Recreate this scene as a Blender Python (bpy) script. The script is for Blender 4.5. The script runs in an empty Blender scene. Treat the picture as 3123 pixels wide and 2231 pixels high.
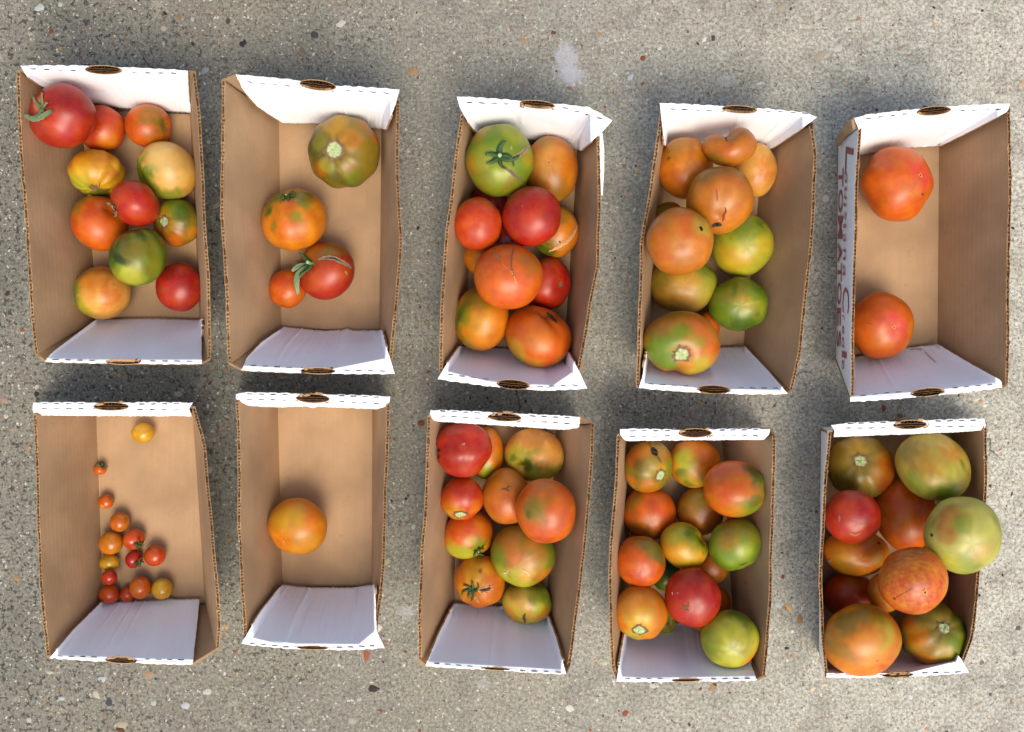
import bpy, math, random
import numpy as np
from mathutils import Vector
from mathutils.bvhtree import BVHTree

# ------------------------------------------------------------------ camera, sky, sun, exposure
SC = bpy.context.scene
COL = SC.collection
H = 1.10            # camera height over the slab (m)
FP = 2750.0         # focal length in pixels of the 3123 px wide photograph
CX, CY = 1561.5, 1115.5
cam_d = bpy.data.cameras.new('camera'); cam = bpy.data.objects.new('camera', cam_d); COL.objects.link(cam)
cam.location = (0, 0, H); cam.rotation_euler = (0, 0, 0)
cam_d.sensor_width = 36.0; cam_d.lens = 36.0 * FP / 3123.0
cam_d.clip_start = 0.02; cam_d.clip_end = 200
SC.camera = cam
SC.render.resolution_x = 1024; SC.render.resolution_y = 732

SUN_EL, SUN_AZ = math.radians(57), math.radians(164)      # azimuth clockwise from +Y
world = bpy.data.worlds.new('World'); SC.world = world; world.use_nodes = True
wn = world.node_tree; wn.nodes.clear()
wo = wn.nodes.new('ShaderNodeOutputWorld'); wb = wn.nodes.new('ShaderNodeBackground')
sky = wn.nodes.new('ShaderNodeTexSky'); sky.sky_type = 'NISHITA'; sky.sun_disc = False
sky.sun_elevation = SUN_EL; sky.sun_rotation = SUN_AZ
sky.air_density = 1.0; sky.dust_density = 4.0; sky.ozone_density = 0.6
wb.inputs['Strength'].default_value = 0.145
wn.links.new(sky.outputs[0], wb.inputs[0]); wn.links.new(wb.outputs[0], wo.inputs[0])
sd = bpy.data.lights.new('sun', 'SUN'); sun = bpy.data.objects.new('sun', sd); COL.objects.link(sun)
sd.energy = 1.5; sd.angle = math.radians(32); sd.color = (1.0, 0.95, 0.82)
sdir = Vector((math.sin(SUN_AZ) * math.cos(SUN_EL), math.cos(SUN_AZ) * math.cos(SUN_EL), math.sin(SUN_EL)))
sun.rotation_euler = sdir.to_track_quat('Z', 'Y').to_euler(); sun.location = sdir * 5
SC.view_settings.view_transform = 'Standard'; SC.view_settings.look = 'None'
SC.view_settings.exposure = 0.54; SC.view_settings.gamma = 1; SC.view_settings.use_curve_mapping = False

# ------------------------------------------------------------------ helpers
def W(px, py, z=0.0):
    k = (H - z) / FP
    return np.array([(px - CX) * k, -(py - CY) * k, z])

def lin(c):
    c = np.asarray(c, float) / 255.0
    return np.where(c <= 0.04045, c / 12.92, ((c + 0.055) / 1.055) ** 2.4)

def mk(name, verts, faces, mats, parent=None, midx=None, colors=None, smooth=True, origin=None, uvs=None):
    me = bpy.data.meshes.new(name)
    v = np.asarray(verts, float)
    if origin is not None: v = v - np.asarray(origin)
    me.from_pydata(v.tolist(), [], [tuple(int(i) for i in f) for f in faces])
    for m in (mats if isinstance(mats, (list, tuple)) else [mats]): me.materials.append(m)
    if midx is not None: me.polygons.foreach_set('material_index', np.asarray(midx, np.int32))
    if colors is not None:
        a = me.color_attributes.new('Col', 'FLOAT_COLOR', 'POINT')
        c = np.ones((len(v), 4)); c[:, :3] = colors
        a.data.foreach_set('color', c.ravel())
    if uvs is not None:
        ul = me.uv_layers.new(name='UVMap')
        li = np.empty(len(me.loops), np.int32); me.loops.foreach_get('vertex_index', li)
        ul.data.foreach_set('uv', np.asarray(uvs, float)[li].ravel())
    me.polygons.foreach_set('use_smooth', np.full(len(me.polygons), smooth))
    me.update()
    o = bpy.data.objects.new(name, me); COL.objects.link(o)
    if parent is not None: o.parent = parent
    return o

def grid_faces(nr, nc, off=0, wrap=False):
    f = []
    for r in range(nr - 1):
        for c in range(nc if wrap else nc - 1):
            a = off + r * nc + c; b = off + r * nc + (c + 1) % nc
            f.append((a, b, b + nc, a + nc))
    return f

def snoise(P, freq, rng, n=9):
    out = np.zeros(P.shape[0])
    for _ in range(n):
        d = rng.normal(size=3); d /= np.linalg.norm(d)
        k = d * freq * rng.uniform(0.55, 1.5)
        out += np.sin(P @ k + rng.uniform(0, 6.28))
    return out / math.sqrt(n)

def poly_at(pts, t):
    """point at fraction t (array) of the polyline's length"""
    p = np.asarray(pts, float); d = np.r_[0, np.cumsum(np.linalg.norm(np.diff(p, axis=0), axis=1))]; d /= d[-1]
    return np.stack([np.interp(t, d, p[:, 0]), np.interp(t, d, p[:, 1])], 1)

def smooth_poly(pts, n=60):
    t = np.linspace(0, 1, n); q = poly_at(pts, t)
    for _ in range(6): q[1:-1] = 0.5 * q[1:-1] + 0.25 * (q[:-2] + q[2:])
    return q

# ------------------------------------------------------------------ node helpers and materials
class NT:
    def __init__(s, name):
        s.m = bpy.data.materials.new(name); s.m.use_nodes = True; s.t = s.m.node_tree
        s.b = s.t.nodes['Principled BSDF']
    def n(s, t, **kw):
        o = s.t.nodes.new(t)
        for k, v in kw.items():
            if k.startswith('i_'):
                o.inputs[k[2:].replace('_', ' ')].default_value = v
            else: setattr(o, k, v)
        return o
    def l(s, a, b): s.t.links.new(a, b)
    def val(s, sock, x):
        if hasattr(x, 'is_output') or isinstance(x, bpy.types.NodeSocket): s.l(x, sock)
        else: sock.default_value = x
    def math(s, op, a, b=0.0, clamp=False):
        o = s.n('ShaderNodeMath', operation=op, use_clamp=clamp); s.val(o.inputs[0], a); s.val(o.inputs[1], b); return o.outputs[0]
    def mix(s, f, a, b, mode='MIX'):
        o = s.n('ShaderNodeMix', data_type='RGBA', blend_type=mode); s.val(o.inputs[0], f)
        for i, x in ((6, a), (7, b)):
            if isinstance(x, tuple): x = (*x[:3], 1)
            s.val(o.inputs[i], x)
        return o.outputs[2]
    def ramp(s, x, a, b):
        o = s.n('ShaderNodeMapRange', interpolation_type='SMOOTHSTEP'); s.val(o.inputs[0], x)
        o.inputs[1].default_value = a; o.inputs[2].default_value = b; return o.outputs[0]
    def noise(s, vec, scale, detail=3, rough=0.55, dist=0.0):
        o = s.n('ShaderNodeTexNoise'); s.l(vec, o.inputs['Vector'])
        o.inputs['Scale'].default_value = scale; o.inputs['Detail'].default_value = detail
        o.inputs['Roughness'].default_value = rough; o.inputs['Distortion'].default_value = dist
        return o.outputs[0]
    def bump(s, h, strength, dist):
        o = s.n('ShaderNodeBump'); s.val(o.inputs['Height'], h)
        o.inputs['Strength'].default_value = strength; o.inputs['Distance'].default_value = dist
        s.l(o.outputs[0], s.b.inputs['Normal'])
    def obj(s): return s.n('ShaderNodeTexCoord').outputs['Object']

def mat_board(name, col, var=0.10, white=False):
    t = NT(name); oc = t.obj()
    uv = t.n('ShaderNodeTexCoord').outputs['UV']
    n1 = t.noise(oc, 14, 4); n2 = t.noise(oc, 500, 3)
    mp = t.n('ShaderNodeMapping'); mp.inputs['Scale'].default_value = (6, 260, 1); t.l(uv, mp.inputs[0])
    fib = t.noise(mp.outputs[0], 1.0, 3)                       # long fibres and flute lines
    sep = t.n('ShaderNodeSeparateXYZ'); t.l(uv, sep.inputs[0])
    fl = t.math('SINE', t.math('MULTIPLY', sep.outputs[1], 6.2832 / 0.0075))
    c = tuple(lin(col))
    dark = tuple(x * (1 - var * 1.8) for x in c); lite = tuple(min(0.95, x * (1 + var)) for x in c)
    a = t.mix(t.ramp(n1, 0.25, 0.75), dark, lite)
    a = t.mix(t.math('MULTIPLY', t.ramp(fib, 0.35, 0.7), 0.22 if not white else 0.10), a, tuple(x * 0.82 for x in c))
    a = t.mix(t.math('MULTIPLY', t.ramp(n2, 0.45, 0.8), 0.25 if not white else 0.05), a, tuple(x * 0.7 for x in c))
    # scuffs / damp spots
    n3 = t.noise(oc, 55, 5, 0.65)
    a = t.mix(t.math('MULTIPLY', t.ramp(n3, 0.60, 0.76), 0.45 if not white else 0.16), a, tuple(x * 0.6 for x in c) if not white else (0.55, 0.42, 0.42))
    t.l(a, t.b.inputs['Base Color'])
    t.b.inputs['Roughness'].default_value = 0.75 if not white else 0.55
    t.b.inputs['Specular IOR Level'].default_value = 0.25
    hgt = t.math('ADD', t.math('MULTIPLY', fl, 0.06), t.math('ADD', t.math('MULTIPLY', n2, 0.25), t.math('MULTIPLY', n1, 1.2)))
    t.bump(hgt, 0.35 if not white else 0.22, 0.0012)
    return t.m

M_KRAFT = mat_board('kraft_cardboard', (174, 141, 105), 0.13)
M_EDGE = mat_board('cut_cardboard_edge', (178, 140, 98), 0.2)
M_DARK = mat_board('shaded_board_core', (112, 80, 50), 0.2)  # darker copy of the board; shade of grooves and flutes painted in
M_PIT = mat_board('hand_hole_shade', (58, 38, 22), 0.2)  # shade inside hand holes and slits, painted as near-black brown board
M_WHITE = mat_board('white_coated_board', (244, 245, 248), 0.015, True)

def mat_plain(name, col, rough=0.6, var=0.2, scale=200):
    t = NT(name); n1 = t.noise(t.obj(), scale, 3); c = tuple(lin(col))
    t.l(t.mix(n1, tuple(x * (1 - var) for x in c), tuple(x * (1 + var) for x in c)), t.b.inputs['Base Color'])
    t.b.inputs['Roughness'].default_value = rough; t.bump(n1, 0.3, 0.0006)
    return t.m
M_INK = mat_plain('red_print', (168, 84, 90), 0.6, 0.08)
M_STAIN = mat_plain('torn_paper', (206, 184, 186), 0.7, 0.12)

def mat_attr(name, rough, sss=0.0, coat=0.0, bump=0.1, bscale=60, speck=True):
    t = NT(name)
    at = t.n('ShaderNodeAttribute', attribute_name='Col')
    oc = t.obj(); a = at.outputs['Color']
    n1 = t.noise(oc, 70, 5, 0.6); n2 = t.noise(oc, 420, 3)
    hsv = t.n('ShaderNodeHueSaturation'); t.l(a, hsv.inputs['Color'])
    t.l(t.math('ADD', t.math('MULTIPLY', n1, 0.036), 0.482), hsv.inputs['Hue'])
    t.l(t.math('ADD', t.math('MULTIPLY', n1, 0.30), 0.86), hsv.inputs['Value'])
    a = hsv.outputs[0]
    if speck:
        vo = t.n('ShaderNodeTexVoronoi'); t.l(oc, vo.inputs['Vector']); vo.inputs['Scale'].default_value = 330
        pore = t.math('MULTIPLY', t.math('SUBTRACT', 1.0, t.ramp(vo.outputs['Distance'], 0.06, 0.20)), 0.07)
        a = t.mix(pore, a, (0.80, 0.55, 0.22))
        grit = t.math('MULTIPLY', t.ramp(t.noise(oc, 170, 4, 0.7), 0.66, 0.74), 0.45)
        a = t.mix(grit, a, (0.10, 0.055, 0.02))
    t.l(a, t.b.inputs['Base Color'])
    t.l(t.math('ADD', t.math('MULTIPLY', n1, 0.16), rough - 0.08), t.b.inputs['Roughness'])
    t.b.inputs['Specular IOR Level'].default_value = 0.40
    t.b.inputs['Coat Weight'].default_value = coat; t.b.inputs['Coat Roughness'].default_value = 0.22
    if sss:
        t.b.inputs['Subsurface Weight'].default_value = sss
        t.b.inputs['Subsurface Radius'].default_value = (1.0, 0.35, 0.15); t.b.inputs['Subsurface Scale'].default_value = 0.004
    t.bump(t.math('ADD', t.math('MULTIPLY', n2, 0.15), t.math('MULTIPLY', n1, 0.7)), bump, 0.001)
    return t.m
M_TOM = mat_attr('tomato_skin', 0.38, 0.0, 0.06, 0.16)
M_SCAR = mat_attr('corky_scar', 0.75, 0, 0, 0.8, 60, False)
M_LEAF = mat_attr('green_sepal', 0.65, 0, 0, 0.6, 60, False)
M_CHERRY = mat_attr('cherry_tomato_skin', 0.26, 0.0, 0.2, 0.10)

# ------------------------------------------------------------------ ground: stained concrete slab
def mat_ground():
    t = NT('weathered_concrete'); oc = t.obj()
    sep = t.n('ShaderNodeSeparateXYZ'); t.l(oc, sep.inputs[0]); X, Y = sep.outputs[0], sep.outputs[1]
    big = t.noise(oc, 3.2, 4, 0.6); mid = t.noise(oc, 22, 5, 0.6); fine = t.noise(oc, 260, 4, 0.7); grain = t.noise(oc, 800, 2, 0.7)
    base = t.mix(t.ramp(big, 0.35, 0.65), (0.272, 0.254, 0.192), (0.252, 0.250, 0.206))
    # the slab is cleaner and paler towards the right
    clean = t.ramp(t.math('ADD', X, t.math('MULTIPLY', mid, 0.35)), -0.25, 0.95)
    base = t.mix(t.math('MULTIPLY', clean, 0.95), base, (0.62, 0.60, 0.50))
    base = t.mix(t.math('MULTIPLY', t.ramp(mid, 0.4, 0.68), 0.5), base, (0.175, 0.166, 0.135))
    base = t.mix(t.ramp(fine, 0.36, 0.64), base, t.mix(0.62, base, (0.095, 0.082, 0.062)))
    base = t.mix(t.math('MULTIPLY', t.ramp(grain, 0.55, 0.75), 0.25), base, (0.46, 0.42, 0.34))
    # algae stains made of fine dots, strongest on the left
    dots = t.ramp(t.noise(oc, 130, 5, 0.75), 0.52, 0.60)
    leftm = t.ramp(t.math('SUBTRACT', t.math('MULTIPLY', t.noise(oc, 9, 4, 0.65), 1.5), t.math('ADD', X, 0.28)), 0.50, 1.05)
    base = t.mix(t.math('MULTIPLY', t.math('MULTIPLY', dots, leftm), 0.85), base, (0.035, 0.034, 0.028))
    for (px, py, rx, ry, k_) in ((190, 130, 110, 130, .8), (60, 330, 90, 190, .8), (20, 760, 60, 260, .75), (280, 60, 120, 60, .5), (700, 210, 130, 70, .45), (960, 130, 60, 100, .6), (1960, 1230, 150, 60, .7), (1440, 1235, 120, 60, .4), (2250, 250, 90, 60, .5), (60, 1960, 90, 180, .6), (640, 1150, 60, 120, .6), (1870, 1420, 60, 160, .5)):  # algae patches at left; further dark dotted patches around and between the boxes
        w_ = W(px, py); ax = t.math('DIVIDE', t.math('SUBTRACT', X, float(w_[0])), rx * H / FP); ay = t.math('DIVIDE', t.math('SUBTRACT', Y, float(w_[1])), ry * H / FP)
        dd_ = t.math('ADD', t.math('SQRT', t.math('ADD', t.math('MULTIPLY', ax, ax), t.math('MULTIPLY', ay, ay))), t.math('MULTIPLY', t.math('SUBTRACT', mid, 0.5), 2.2))
        mk_ = t.math('MULTIPLY', t.math('SUBTRACT', 1.0, t.ramp(dd_, 0.5, 1.4)), k_)
        base = t.mix(t.math('MULTIPLY', mk_, t.math('ADD', t.math('MULTIPLY', dots, 0.7), 0.32)), base, (0.045, 0.044, 0.037))
    spots = t.math('MULTIPLY', t.ramp(t.noise(oc, 80, 6, 0.75), 0.635, 0.67), 0.85)
    base = t.mix(spots, base, (0.055, 0.048, 0.038))
    # dark crazing between the grains
    net = t.noise(oc, 210, 8, 0.82, 0.6)
    base = t.mix(t.math('MULTIPLY', t.ramp(net, 0.535, 0.60), 0.50), base, (0.092, 0.082, 0.060))
    base = t.mix(t.math('MULTIPLY', t.ramp(t.noise(oc, 48, 6, 0.75), 0.56, 0.70), 0.40), base, (0.145, 0.135, 0.105))
    base = t.mix(t.math('MULTIPLY', t.ramp(t.noise(oc, 31, 4, 0.7), 0.58, 0.72), 0.30), base, (0.50, 0.44, 0.33))
    wob = t.n('ShaderNodeTexNoise'); t.l(oc, wob.inputs['Vector']); wob.inputs['Scale'].default_value = 380; wob.inputs['Detail'].default_value = 3
    mw = t.n('ShaderNodeVectorMath', operation='MULTIPLY_ADD'); t.l(wob.outputs[1], mw.inputs[0]); mw.inputs[1].default_value = (0.006, 0.006, 0.006); t.l(oc, mw.inputs[2])
    # sand grains and small aggregate, three sizes
    for sc, lo, hi, thr, cols in ((360, 0.26, 0.36, 0.55, 0), (190, 0.22, 0.29, 0.76, 1), (250, 0.20, 0.27, 0.66, 2)):
        vo = t.n('ShaderNodeTexVoronoi'); t.l(mw.outputs[0], vo.inputs['Vector']); vo.inputs['Scale'].default_value = sc
        wv = t.n('ShaderNodeTexWhiteNoise'); t.l(vo.outputs['Color'], wv.inputs['Vector'])
        on = t.math('MULTIPLY', t.math('SUBTRACT', 1.0, t.ramp(vo.outputs['Distance'], lo, hi)), t.math('GREATER_THAN', wv.outputs['Value'], thr))
        cr = t.n('ShaderNodeValToRGB'); cr.color_ramp.interpolation = 'CONSTANT'
        sets = (((0.44, 0.38, 0.29), (0.11, 0.08, 0.055), (0.30, 0.23, 0.15)), ((0.62, 0.58, 0.50), (0.33, 0.16, 0.07), (0.07, 0.055, 0.045)), ((0.07, 0.06, 0.05), (0.10, 0.07, 0.05), (0.6, 0.57, 0.5)))[cols]
        e = cr.color_ramp.elements; e[0].color = (*sets[0], 1); e[1].position = 0.4; e[1].color = (*sets[1], 1)
        e2 = e.new(0.7); e2.color = (*sets[2], 1)
        sx = t.n('ShaderNodeSeparateColor'); t.l(vo.outputs['Color'], sx.inputs[0]); t.l(sx.outputs[1], cr.inputs[0])
        base = t.mix(t.math('MULTIPLY', on, 0.8), base, cr.outputs[0])
    # lime bloom patches
    for (px, py, rx, ry, s) in ((1728, 190, 40, 75, 0.55), (1745, 232, 58, 30, 0.45), (2212, 245, 30, 26, 0.25), (1238, 1868, 24, 20, 0.3), (1475, 2085, 22, 20, 0.25)):
        w = W(px, py)
        dx = t.math('DIVIDE', t.math('SUBTRACT', X, float(w[0])), rx * H / FP); dy = t.math('DIVIDE', t.math('SUBTRACT', Y, float(w[1])), ry * H / FP)
        d = t.math('SQRT', t.math('ADD', t.math('MULTIPLY', dx, dx), t.math('MULTIPLY', dy, dy)))
        d = t.math('ADD', d, t.math('MULTIPLY', t.math('SUBTRACT', t.noise(oc, 75, 5, 0.75), 0.5), 2.0))
        base = t.mix(t.math('MULTIPLY', t.math('SUBTRACT', 1.0, t.ramp(d, 0.55, 1.15)), s), base, (0.47, 0.47, 0.50))
    # hairline cracks
    mp = t.n('ShaderNodeMix', data_type='VECTOR'); mp.inputs[0].default_value = 0.05
    nn = t.n('ShaderNodeTexNoise'); t.l(oc, nn.inputs['Vector']); nn.inputs['Scale'].default_value = 16; nn.inputs['Detail'].default_value = 6
    t.l(oc, mp.inputs[4]); t.l(nn.outputs[1], mp.inputs[5])
    ve = t.n('ShaderNodeTexVoronoi', feature='DISTANCE_TO_EDGE'); t.l(mp.outputs[1], ve.inputs['Vector']); ve.inputs['Scale'].default_value = 6.5
    crk = t.math('MULTIPLY', t.math('SUBTRACT', 1.0, t.ramp(ve.outputs['Distance'], 0.002, 0.008)), t.ramp(t.noise(oc, 5, 2), 0.56, 0.66))
    base = t.mix(t.math('MULTIPLY', crk, 0.75), base, (0.05, 0.045, 0.035))
    t.l(base, t.b.inputs['Base Color']); t.b.inputs['Roughness'].default_value = 0.9; t.b.inputs['Specular IOR Level'].default_value = 0.2
    hh = t.math('SUBTRACT', t.math('ADD', t.math('MULTIPLY', fine, 0.8), t.math('MULTIPLY', mid, 1.0)), t.math('MULTIPLY', crk, 0.8))
    hh = t.math('SUBTRACT', hh, t.math('MULTIPLY', spots, 0.6))
    t.bump(hh, 0.55, 0.0016)
    return t.m
g = mk('ground', [(-5, -5, 0), (5, -5, 0), (5, 5, 0), (-5, 5, 0)], [(0, 1, 2, 3)], mat_ground(), smooth=False)
g['kind'] = 'structure'; g['label'] = 'stained grey concrete slab with fine pebbles'

def pebbles():
    rng = np.random.default_rng(5)
    V, F, C = [], [], []
    pal = [(232, 226, 208)] * 5 + [(214, 200, 170)] * 3 + [(190, 150, 105)] * 3 + [(176, 96, 62)] * 2 + [(120, 70, 50), (70, 58, 50), (58, 52, 50), (205, 212, 214), (160, 150, 140), (196, 160, 140), (222, 172, 110)]
    def stone(x, y, r, asp, ang, c):
        n = 9; o = len(V)
        ph = rng.uniform(0, 6.28); rr = r * (1 + 0.22 * rng.normal(size=n).clip(-1.2, 1.2))
        for ring, (sc, z) in enumerate(((1.0, 0.00015), (0.72, 0.00055))):
            for i in range(n):
                a = ph + 6.2832 * i / n; u, v = rr[i] * sc * math.cos(a) * asp, rr[i] * sc * math.sin(a)
                V.append((x + u * math.cos(ang) - v * math.sin(ang), y + u * math.sin(ang) + v * math.cos(ang), z)); C.append(c)
        V.append((x, y, 0.0007)); C.append(c)
        for i in range(n):
            j = (i + 1) % n; F.append((o + i, o + j, o + n + j, o + n + i)); F.append((o + n + i, o + n + j, o + 2 * n))
    for i in range(5200):
        x, y = rng.uniform(-0.95, 0.95), rng.uniform(-0.75, 0.75)
        r = 0.0006 + 0.0007 * rng.exponential()
        if rng.random() < 0.035: r *= 2.0
        r = min(r, 0.0042)
        c = lin(pal[rng.integers(len(pal))]) * rng.uniform(0.4, 0.75) * (0.8 + 0.2 * (x > 0))
        stone(x, y, r, rng.uniform(1, 1.8), rng.uniform(0, 3.14), c)
    for (px, py, r, asp, ang, c) in ((333, 2140, 13, 1.0, 0, (40, 42, 58)), (312, 2070, 10, 1.7, 0.05, (205, 215, 215)), (120, 24, 13, 1.2, 0.1, (215, 215, 205)),
                       (188, 2130, 9, 1.1, 0.5, (222, 218, 205)), (455, 2056, 13, 1.4, 0.3, (190, 150, 110)), (468, 2143, 10, 1.3, 0, (200, 205, 195)), (567, 2150, 12, 1.2, 2.8, (215, 215, 215)),
                       (372, 2210, 16, 1.2, 0.4, (205, 190, 150)), (152, 2050, 8, 1.5, 0, (214, 205, 180)), (695, 65, 8, 1.5, 1.9, (45, 42, 36)), (633, 2110, 12, 1.5, 0.4, (220, 215, 200)),
                       (2777, 2125, 9, 1.0, 0, (238, 238, 230)), (2808, 2093, 9, 1.3, 0.3, (232, 226, 210)), (2825, 2222, 8, 1.0, 0, (235, 165, 130)), (3020, 2117, 6, 1.0, 0, (95, 55, 55)), (3105, 1914, 9, 1.2, 0, (105, 92, 85)),
                       (2995, 2020, 8, 1.2, 2, (165, 125, 80)), (625, 214, 11, 1.6, 2.7, (190, 190, 175)), (1830, 95, 7, 1.2, 0, (210, 205, 190)), (2175, 115, 8, 1.4, 1.5, (60, 55, 48)),
                       (960, 106, 13, 1.0, 1, (48, 42, 38)), (500, 62, 6, 1, 0, (150, 95, 70)), (345, 132, 6, 1.3, 1, (150, 100, 65)), (1990, 2090, 8, 1.6, 0.6, (225, 220, 212)), (1845, 2020, 9, 1.4, 0.2, (220, 214, 190))):
        w = W(px, py); stone(w[0], w[1], r * 0.85 * H / FP, asp, -ang, lin(c) * 0.5 + 0.03)
    o = mk('exposed_aggregate', V, F, M_SCAR, parent=g, colors=C, smooth=True); o['kind'] = 'stuff'
pebbles()

# ------------------------------------------------------------------ cardboard boxes
HB = 0.11           # height of the box rim

def rim_noise(n, rng, amp):
    q = rng.normal(size=n) * amp; q[1:-1] = 0.5 * q[1:-1] + 0.25 * (q[:-2] + q[2:]); return q

def side_panel(root, rim, fa, fb, inward, rng, org, label=None):
    """one long side wall: rim polyline (pixels at rim height) over the fold line fa-fb on the slab"""
    N = 150; TH = 0.0036
    s = np.linspace(0, 1, N); R = smooth_poly(rim, N)
    Pr = np.array([W(x, y, HB) for x, y in R]); Fl = np.array([W(fa[0] + (fb[0] - fa[0]) * t, fa[1] + (fb[1] - fa[1]) * t, 0.0005) for t in s])
    tan = np.gradient(Pr, axis=0); tan /= np.linalg.norm(tan, axis=1)[:, None]
    nrm = np.stack([-tan[:, 1], tan[:, 0], np.zeros(N)], 1)
    if (nrm[:, 0] * inward).sum() < 0: nrm = -nrm
    warp = 0.0007 * np.sin(s * 9 + rng.uniform(0, 6)) + 0.0002 * np.sin(s * 23 + rng.uniform(0, 6))
    nub = sum(np.exp(-((s - c) / 0.006) ** 2) for c in (0.16 + rng.uniform(-.02, .02), 0.86 + rng.uniform(-.02, .02)))
    tear = rim_noise(N, rng, 0.0007)
    flute = (np.sin(np.arange(N) * 1.9) > 0.1)
    up = (Pr - Fl); up /= np.linalg.norm(up, axis=1)[:, None]
    rows, mi, uv = [], [], []
    L = float(np.linalg.norm(Pr[-1] - Pr[0]))
    def row(v, off, dz=0.0, w=1.0, vv=None):
        p = Fl * (1 - v) + Pr * v + nrm * np.asarray(off)[..., None] * (np.ones(N)[:, None]) + nrm * (warp * w * math.sin(min(v, 1) * 1.9))[:, None]
        p = p + up * (np.asarray(dz) * np.ones(N))[:, None]
        rows.append(p); uv.append(np.stack([s * L, np.full(N, (vv if vv is not None else v) * 0.12)], 1))
    z0 = np.zeros(N)
    vs = np.r_[np.linspace(0, 0.93, 8), 0.975, 0.992, 1.0]
    for v in vs: row(v, z0, tear * (v == 1))
    nout = len(rows)
    row(1, z0 + 0.0006 - nub * 0.001, tear + nub * 0.0006); row(1, z0 + 0.0008, tear - 0.0012 - 0.0016 * flute); row(1, z0 + 0.0027, tear * .5 - 0.0012 - 0.0016 * ~flute)
    row(1, z0 + 0.0029, rim_noise(N, rng, 0.0008)); row(1, z0 + TH + nub * 0.0008, rim_noise(N, rng, 0.0006))
    for v in vs[::-1]: row(v, z0 + TH, 0.0 if v > 0.01 else 0.003)
    V = np.concatenate(rows); F = grid_faces(len(rows), N)
    nf = N - 1
    M = [2 if r < nout - 1 else ((3 if (c * 7 // 3) % 5 < 3 else 1) if nout <= r <= nout + 2 else (1 if r < nout + 4 else 0)) for r in range(len(rows) - 1) for c in range(nf)]  # groove faces get dashes of the dark board as painted recess shade
    k = len(rows)
    F.append(tuple(r * N for r in range(k))); M.append(1); F.append(tuple(r * N + N - 1 for r in range(k))[::-1]); M.append(1)
    o = mk('side_panel', V, F, [M_KRAFT, M_EDGE, M_WHITE, M_DARK], root, M, origin=org, uvs=np.concatenate(uv))
    o.data.polygons.foreach_set('use_smooth', [m in (0, 2) for m in M])
    if label: o['label'] = label
    return o, Pr, Fl

def end_wall(root, top, fa, fb, rng, org, outsign, drop, hole):
    """outer end wall: kraft inside, white outside"""
    N = 80; s = np.linspace(0, 1, N); T = poly_at(top, s)
    zt = HB - drop * np.clip(np.minimum(s, 1 - s) * 14, 0, 1)
    Pt = np.array([W(x, y, z) for (x, y), z in zip(T, zt)]); Fl = np.array([W(fa[0] + (fb[0] - fa[0]) * t, fa[1] + (fb[1] - fa[1]) * t, 0.0004) for t in s])
    Pt[:, 2] += rim_noise(N, rng, 0.0006) - 0.024 * (abs(T[:, 0] - hole[0]) < hole[1] * 1.1)
    rows, uv = [], []
    off = np.array([0, outsign, 0]) * 0.0028
    for v in np.linspace(0, 1, 7): rows.append(Fl * (1 - v) + Pt * v + off * 0.5); uv.append(np.stack([s * 0.2, np.full(N, v * .11)], 1))
    for v in np.linspace(1, 0, 7): rows.append(Fl * (1 - v) + Pt * v - off * 0.5); uv.append(np.stack([s * 0.2, np.full(N, v * .11)], 1))
    V = np.concatenate(rows); F = grid_faces(14, N)
    M = [2 if r < 6 else (1 if r == 6 else 0) for r in range(13) for _ in range(N - 1)]
    F += [tuple(r * N for r in range(14)), tuple(r * N + N - 1 for r in range(14))[::-1]]; M += [1, 1]
    return mk('end_wall', V, F, [M_KRAFT, M_EDGE, M_WHITE], root, M, origin=org, uvs=np.concatenate(uv), smooth=False)

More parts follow.
